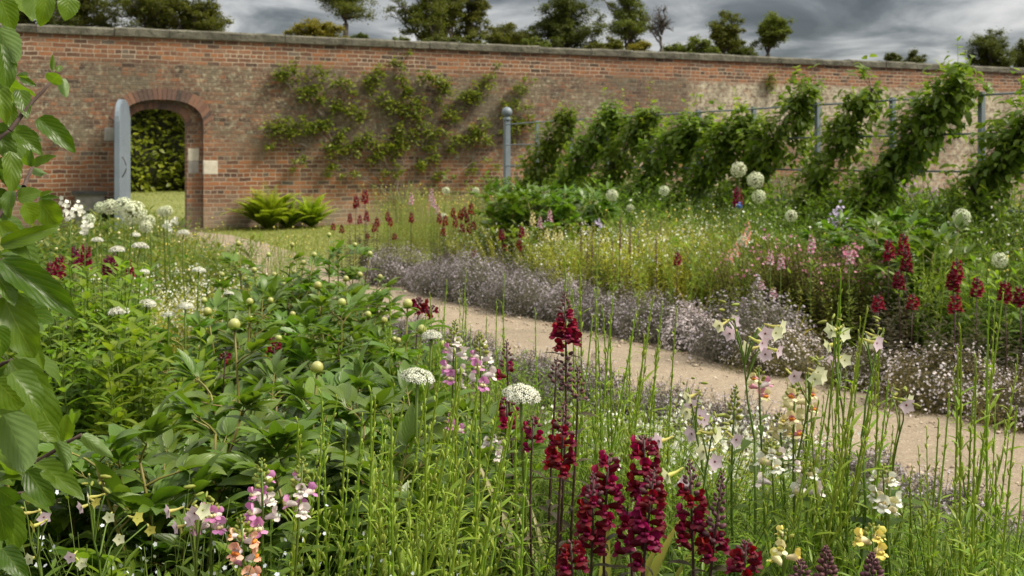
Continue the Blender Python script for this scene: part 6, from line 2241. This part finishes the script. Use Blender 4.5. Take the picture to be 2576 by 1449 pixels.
# ================================================================ APPLE BRANCH CLOSE AT THE LEFT
m_apple = leaf_mat('apple_leaf', (0.044, 0.108, 0.014), (0.10, 0.185, 0.02), 0.5, 0.36, tint=(1.75, 1.75, .4), back=1.35, vein=((0.22, 0.29, 0.05), .025, 6.5, .42), back_col=(0.14, 0.22, 0.06), spec=.4, vary=0)
m_twig = plain_mat('apple_twig', (0.055, 0.035, 0.03), (0.09, 0.06, 0.05), 30, .8, .4, .003)
apt = thing('apple_tree', 'leafy apple branches hanging into the left side close to the camera', 'apple tree', (-1.25, 2.1, 0))
AO = np.array([-1.25, 2.1, 0])
LV = [(126, 209, 152, 184, 40), (133, 178, 131, 136, 11), (142, 180, 160, 160, 13), (155, 195, 166, 249, 24), (95, 297, 188, 366, 46), (35, 332, 105, 377, 40), (38, 321, 104, 346, 26), (48, 225, 72, 287, 38), (42, 190, 93, 187, 14), (50, 195, 86, 212, 16),
      (83, 415, 131, 388, 24), (80, 420, 75, 378, 15), (83, 421, 121, 453, 22), (85, -12, 92, 54, 54), (120, -14, 105, 66, 40), (172, -10, 172, 48, 50), (-5, 70, 50, 165, 62), (2, 110, 36, 215, 48), (0, -5, 40, 76, 54), (-5, 310, 57, 386, 42), (-5, 330, 40, 405, 48),
      (25, 380, 40, 486, 46), (2, 395, 34, 492, 34), (45, 500, 100, 478, 40), (100, 497, 124, 478, 14), (100, 499, 143, 492, 14), (100, 503, 150, 580, 56), (60, 510, 95, 568, 46), (0, 616, 143, 571, 38), (0, 640, 97, 653, 18), (0, 655, 195, 783, 70), (8, 745, 78, 897, 92),
      (80, 857, 117, 928, 22), (25, 905, 170, 1110, 84), (-12, 955, 57, 1032, 74), (28, 938, 115, 1022, 64), (8, 1042, 96, 1187, 92), (90, 1165, 206, 1232, 54), (205, 1093, 281, 1151, 30), (165, 1042, 173, 1132, 34), (75, 1075, 150, 1102, 44), (140, 1108, 186, 1177, 34),
      (68, 1183, 132, 1272, 54), (54, 1240, 129, 1276, 28), (-5, 1228, 53, 1281, 44), (-8, 1255, 20, 1376, 50), (5, 1268, 72, 1402, 60), (182, 1070, 196, 1003, 24), (-10, 470, 20, 560, 50), (-5, 560, 60, 610, 40), (-10, 210, 20, 300, 44), (10, 255, 45, 330, 36), (-10, 820, 20, 900, 50),
      (10, 590, 70, 640, 36), (0, 1130, 60, 1180, 40), (100, 1190, 150, 1210, 24), (30, 480, 10, 540, 34), (5, 1380, 60, 1450, 50), (-10, 690, 40, 750, 50)]
APL = [leaf('ovate', 1.0, 16, 3, c, f, w, .045, -.1, s_) for c, f, w, s_ in ((.5, .22, .02, .05), (.8, .3, .03, -.05), (.3, .15, .03, .08), (1.0, .25, .02, 0))]
wood, fol = MB(), MB()
PW = []
for i, (bx, by, tx, ty, w) in enumerate(LV):
    Yb = (1.62 if by < 480 else 1.48) + U(-.07, .07)
    P = at(bx, by, Yb)
    Q = at(tx, ty, Yb + U(-.035, .02))
    d = Q - P
    L = np.linalg.norm(d) * 1.06
    wid = w / FPX * Yb * 1.12
    tocam = np.array([0, 0, EYE]) - P
    tocam /= np.linalg.norm(tocam)
    flip = 1 if rng.random() < .86 else -1
    upv = tocam * flip + np.array([U(-.5, .5), U(-.3, .3), U(-.1, .7)])
    M = frames([d], up=[upv])
    sgn = np.array([[wid, L, L * .8]])
    fol.inst(APL[int(rng.integers(4))], sc(M, sgn), [P - AO])
    PW.append(P - AO)
# further leaves behind, filling the branch towards the trunk
n = 120
pxs = rng.uniform(-230, 45, n)
pys = rng.uniform(-60, 1480, n)
for i in range(n):
    P = at(pxs[i], pys[i], U(1.6, 2.1))
    L = U(.06, .095)
    d = sph_dirs(1, -.9, .3)[0] + np.array([.4, -.2, 0])
    fol.inst(APL[int(rng.integers(4))], sc(frames([d], [U(-.8, .8)]), np.array([[L * U(.55, .7), L, L * .8]])), [P - AO])
wood.tube(*limb((0, 0, 0), (.05, 0, 1.15), .055, .035, 7, 0, .02), 8)
wood.tube(*limb((.05, 0, 1.1), (.0, -.1, 1.9), .032, .016, 7, 0, .03), 7)
for hz, r_ in ((.62, .014), (.9, .015), (1.1, .014), (1.3, .012), (1.5, .010)):
    e = at(-20 + U(-15, 15), HOR - (hz - EYE) / 1.6 * FPX, 1.62) - AO
    wood.tube(*limb((.04, -.02, hz * .9), e, r_, .005, 8, .03, .04), 6)
tw = [((-30, 372), (25, 328)), ((25, 328), (126, 208)), ((-30, 620), (0, 655)), ((60, 470), (83, 418)), ((-20, 560), (60, 470)), ((-20, 930), (30, 905)), ((-10, 1050), (90, 1165)), ((90, 1165), (205, 1093)), ((-20, 1260), (60, 1240))]
for a, b in tw:
    A_, B_ = at(*a, 1.58) - AO, at(*b, 1.56 if b[1] > 480 else 1.62) - AO
    wood.tube(*limb(A_, B_, .0036, .0022, 6, .02, .02), 6)
wood.build('trunk', m_twig, apt)
fol.build('foliage', m_apple, apt)

for o in list(FL.values()) + list(TB.values()) + list(AH.values()):
    bpy.data.objects.remove(o)
for k in far.values():
    if k not in PROTO:
        PROTO.append(k)
drop_protos()
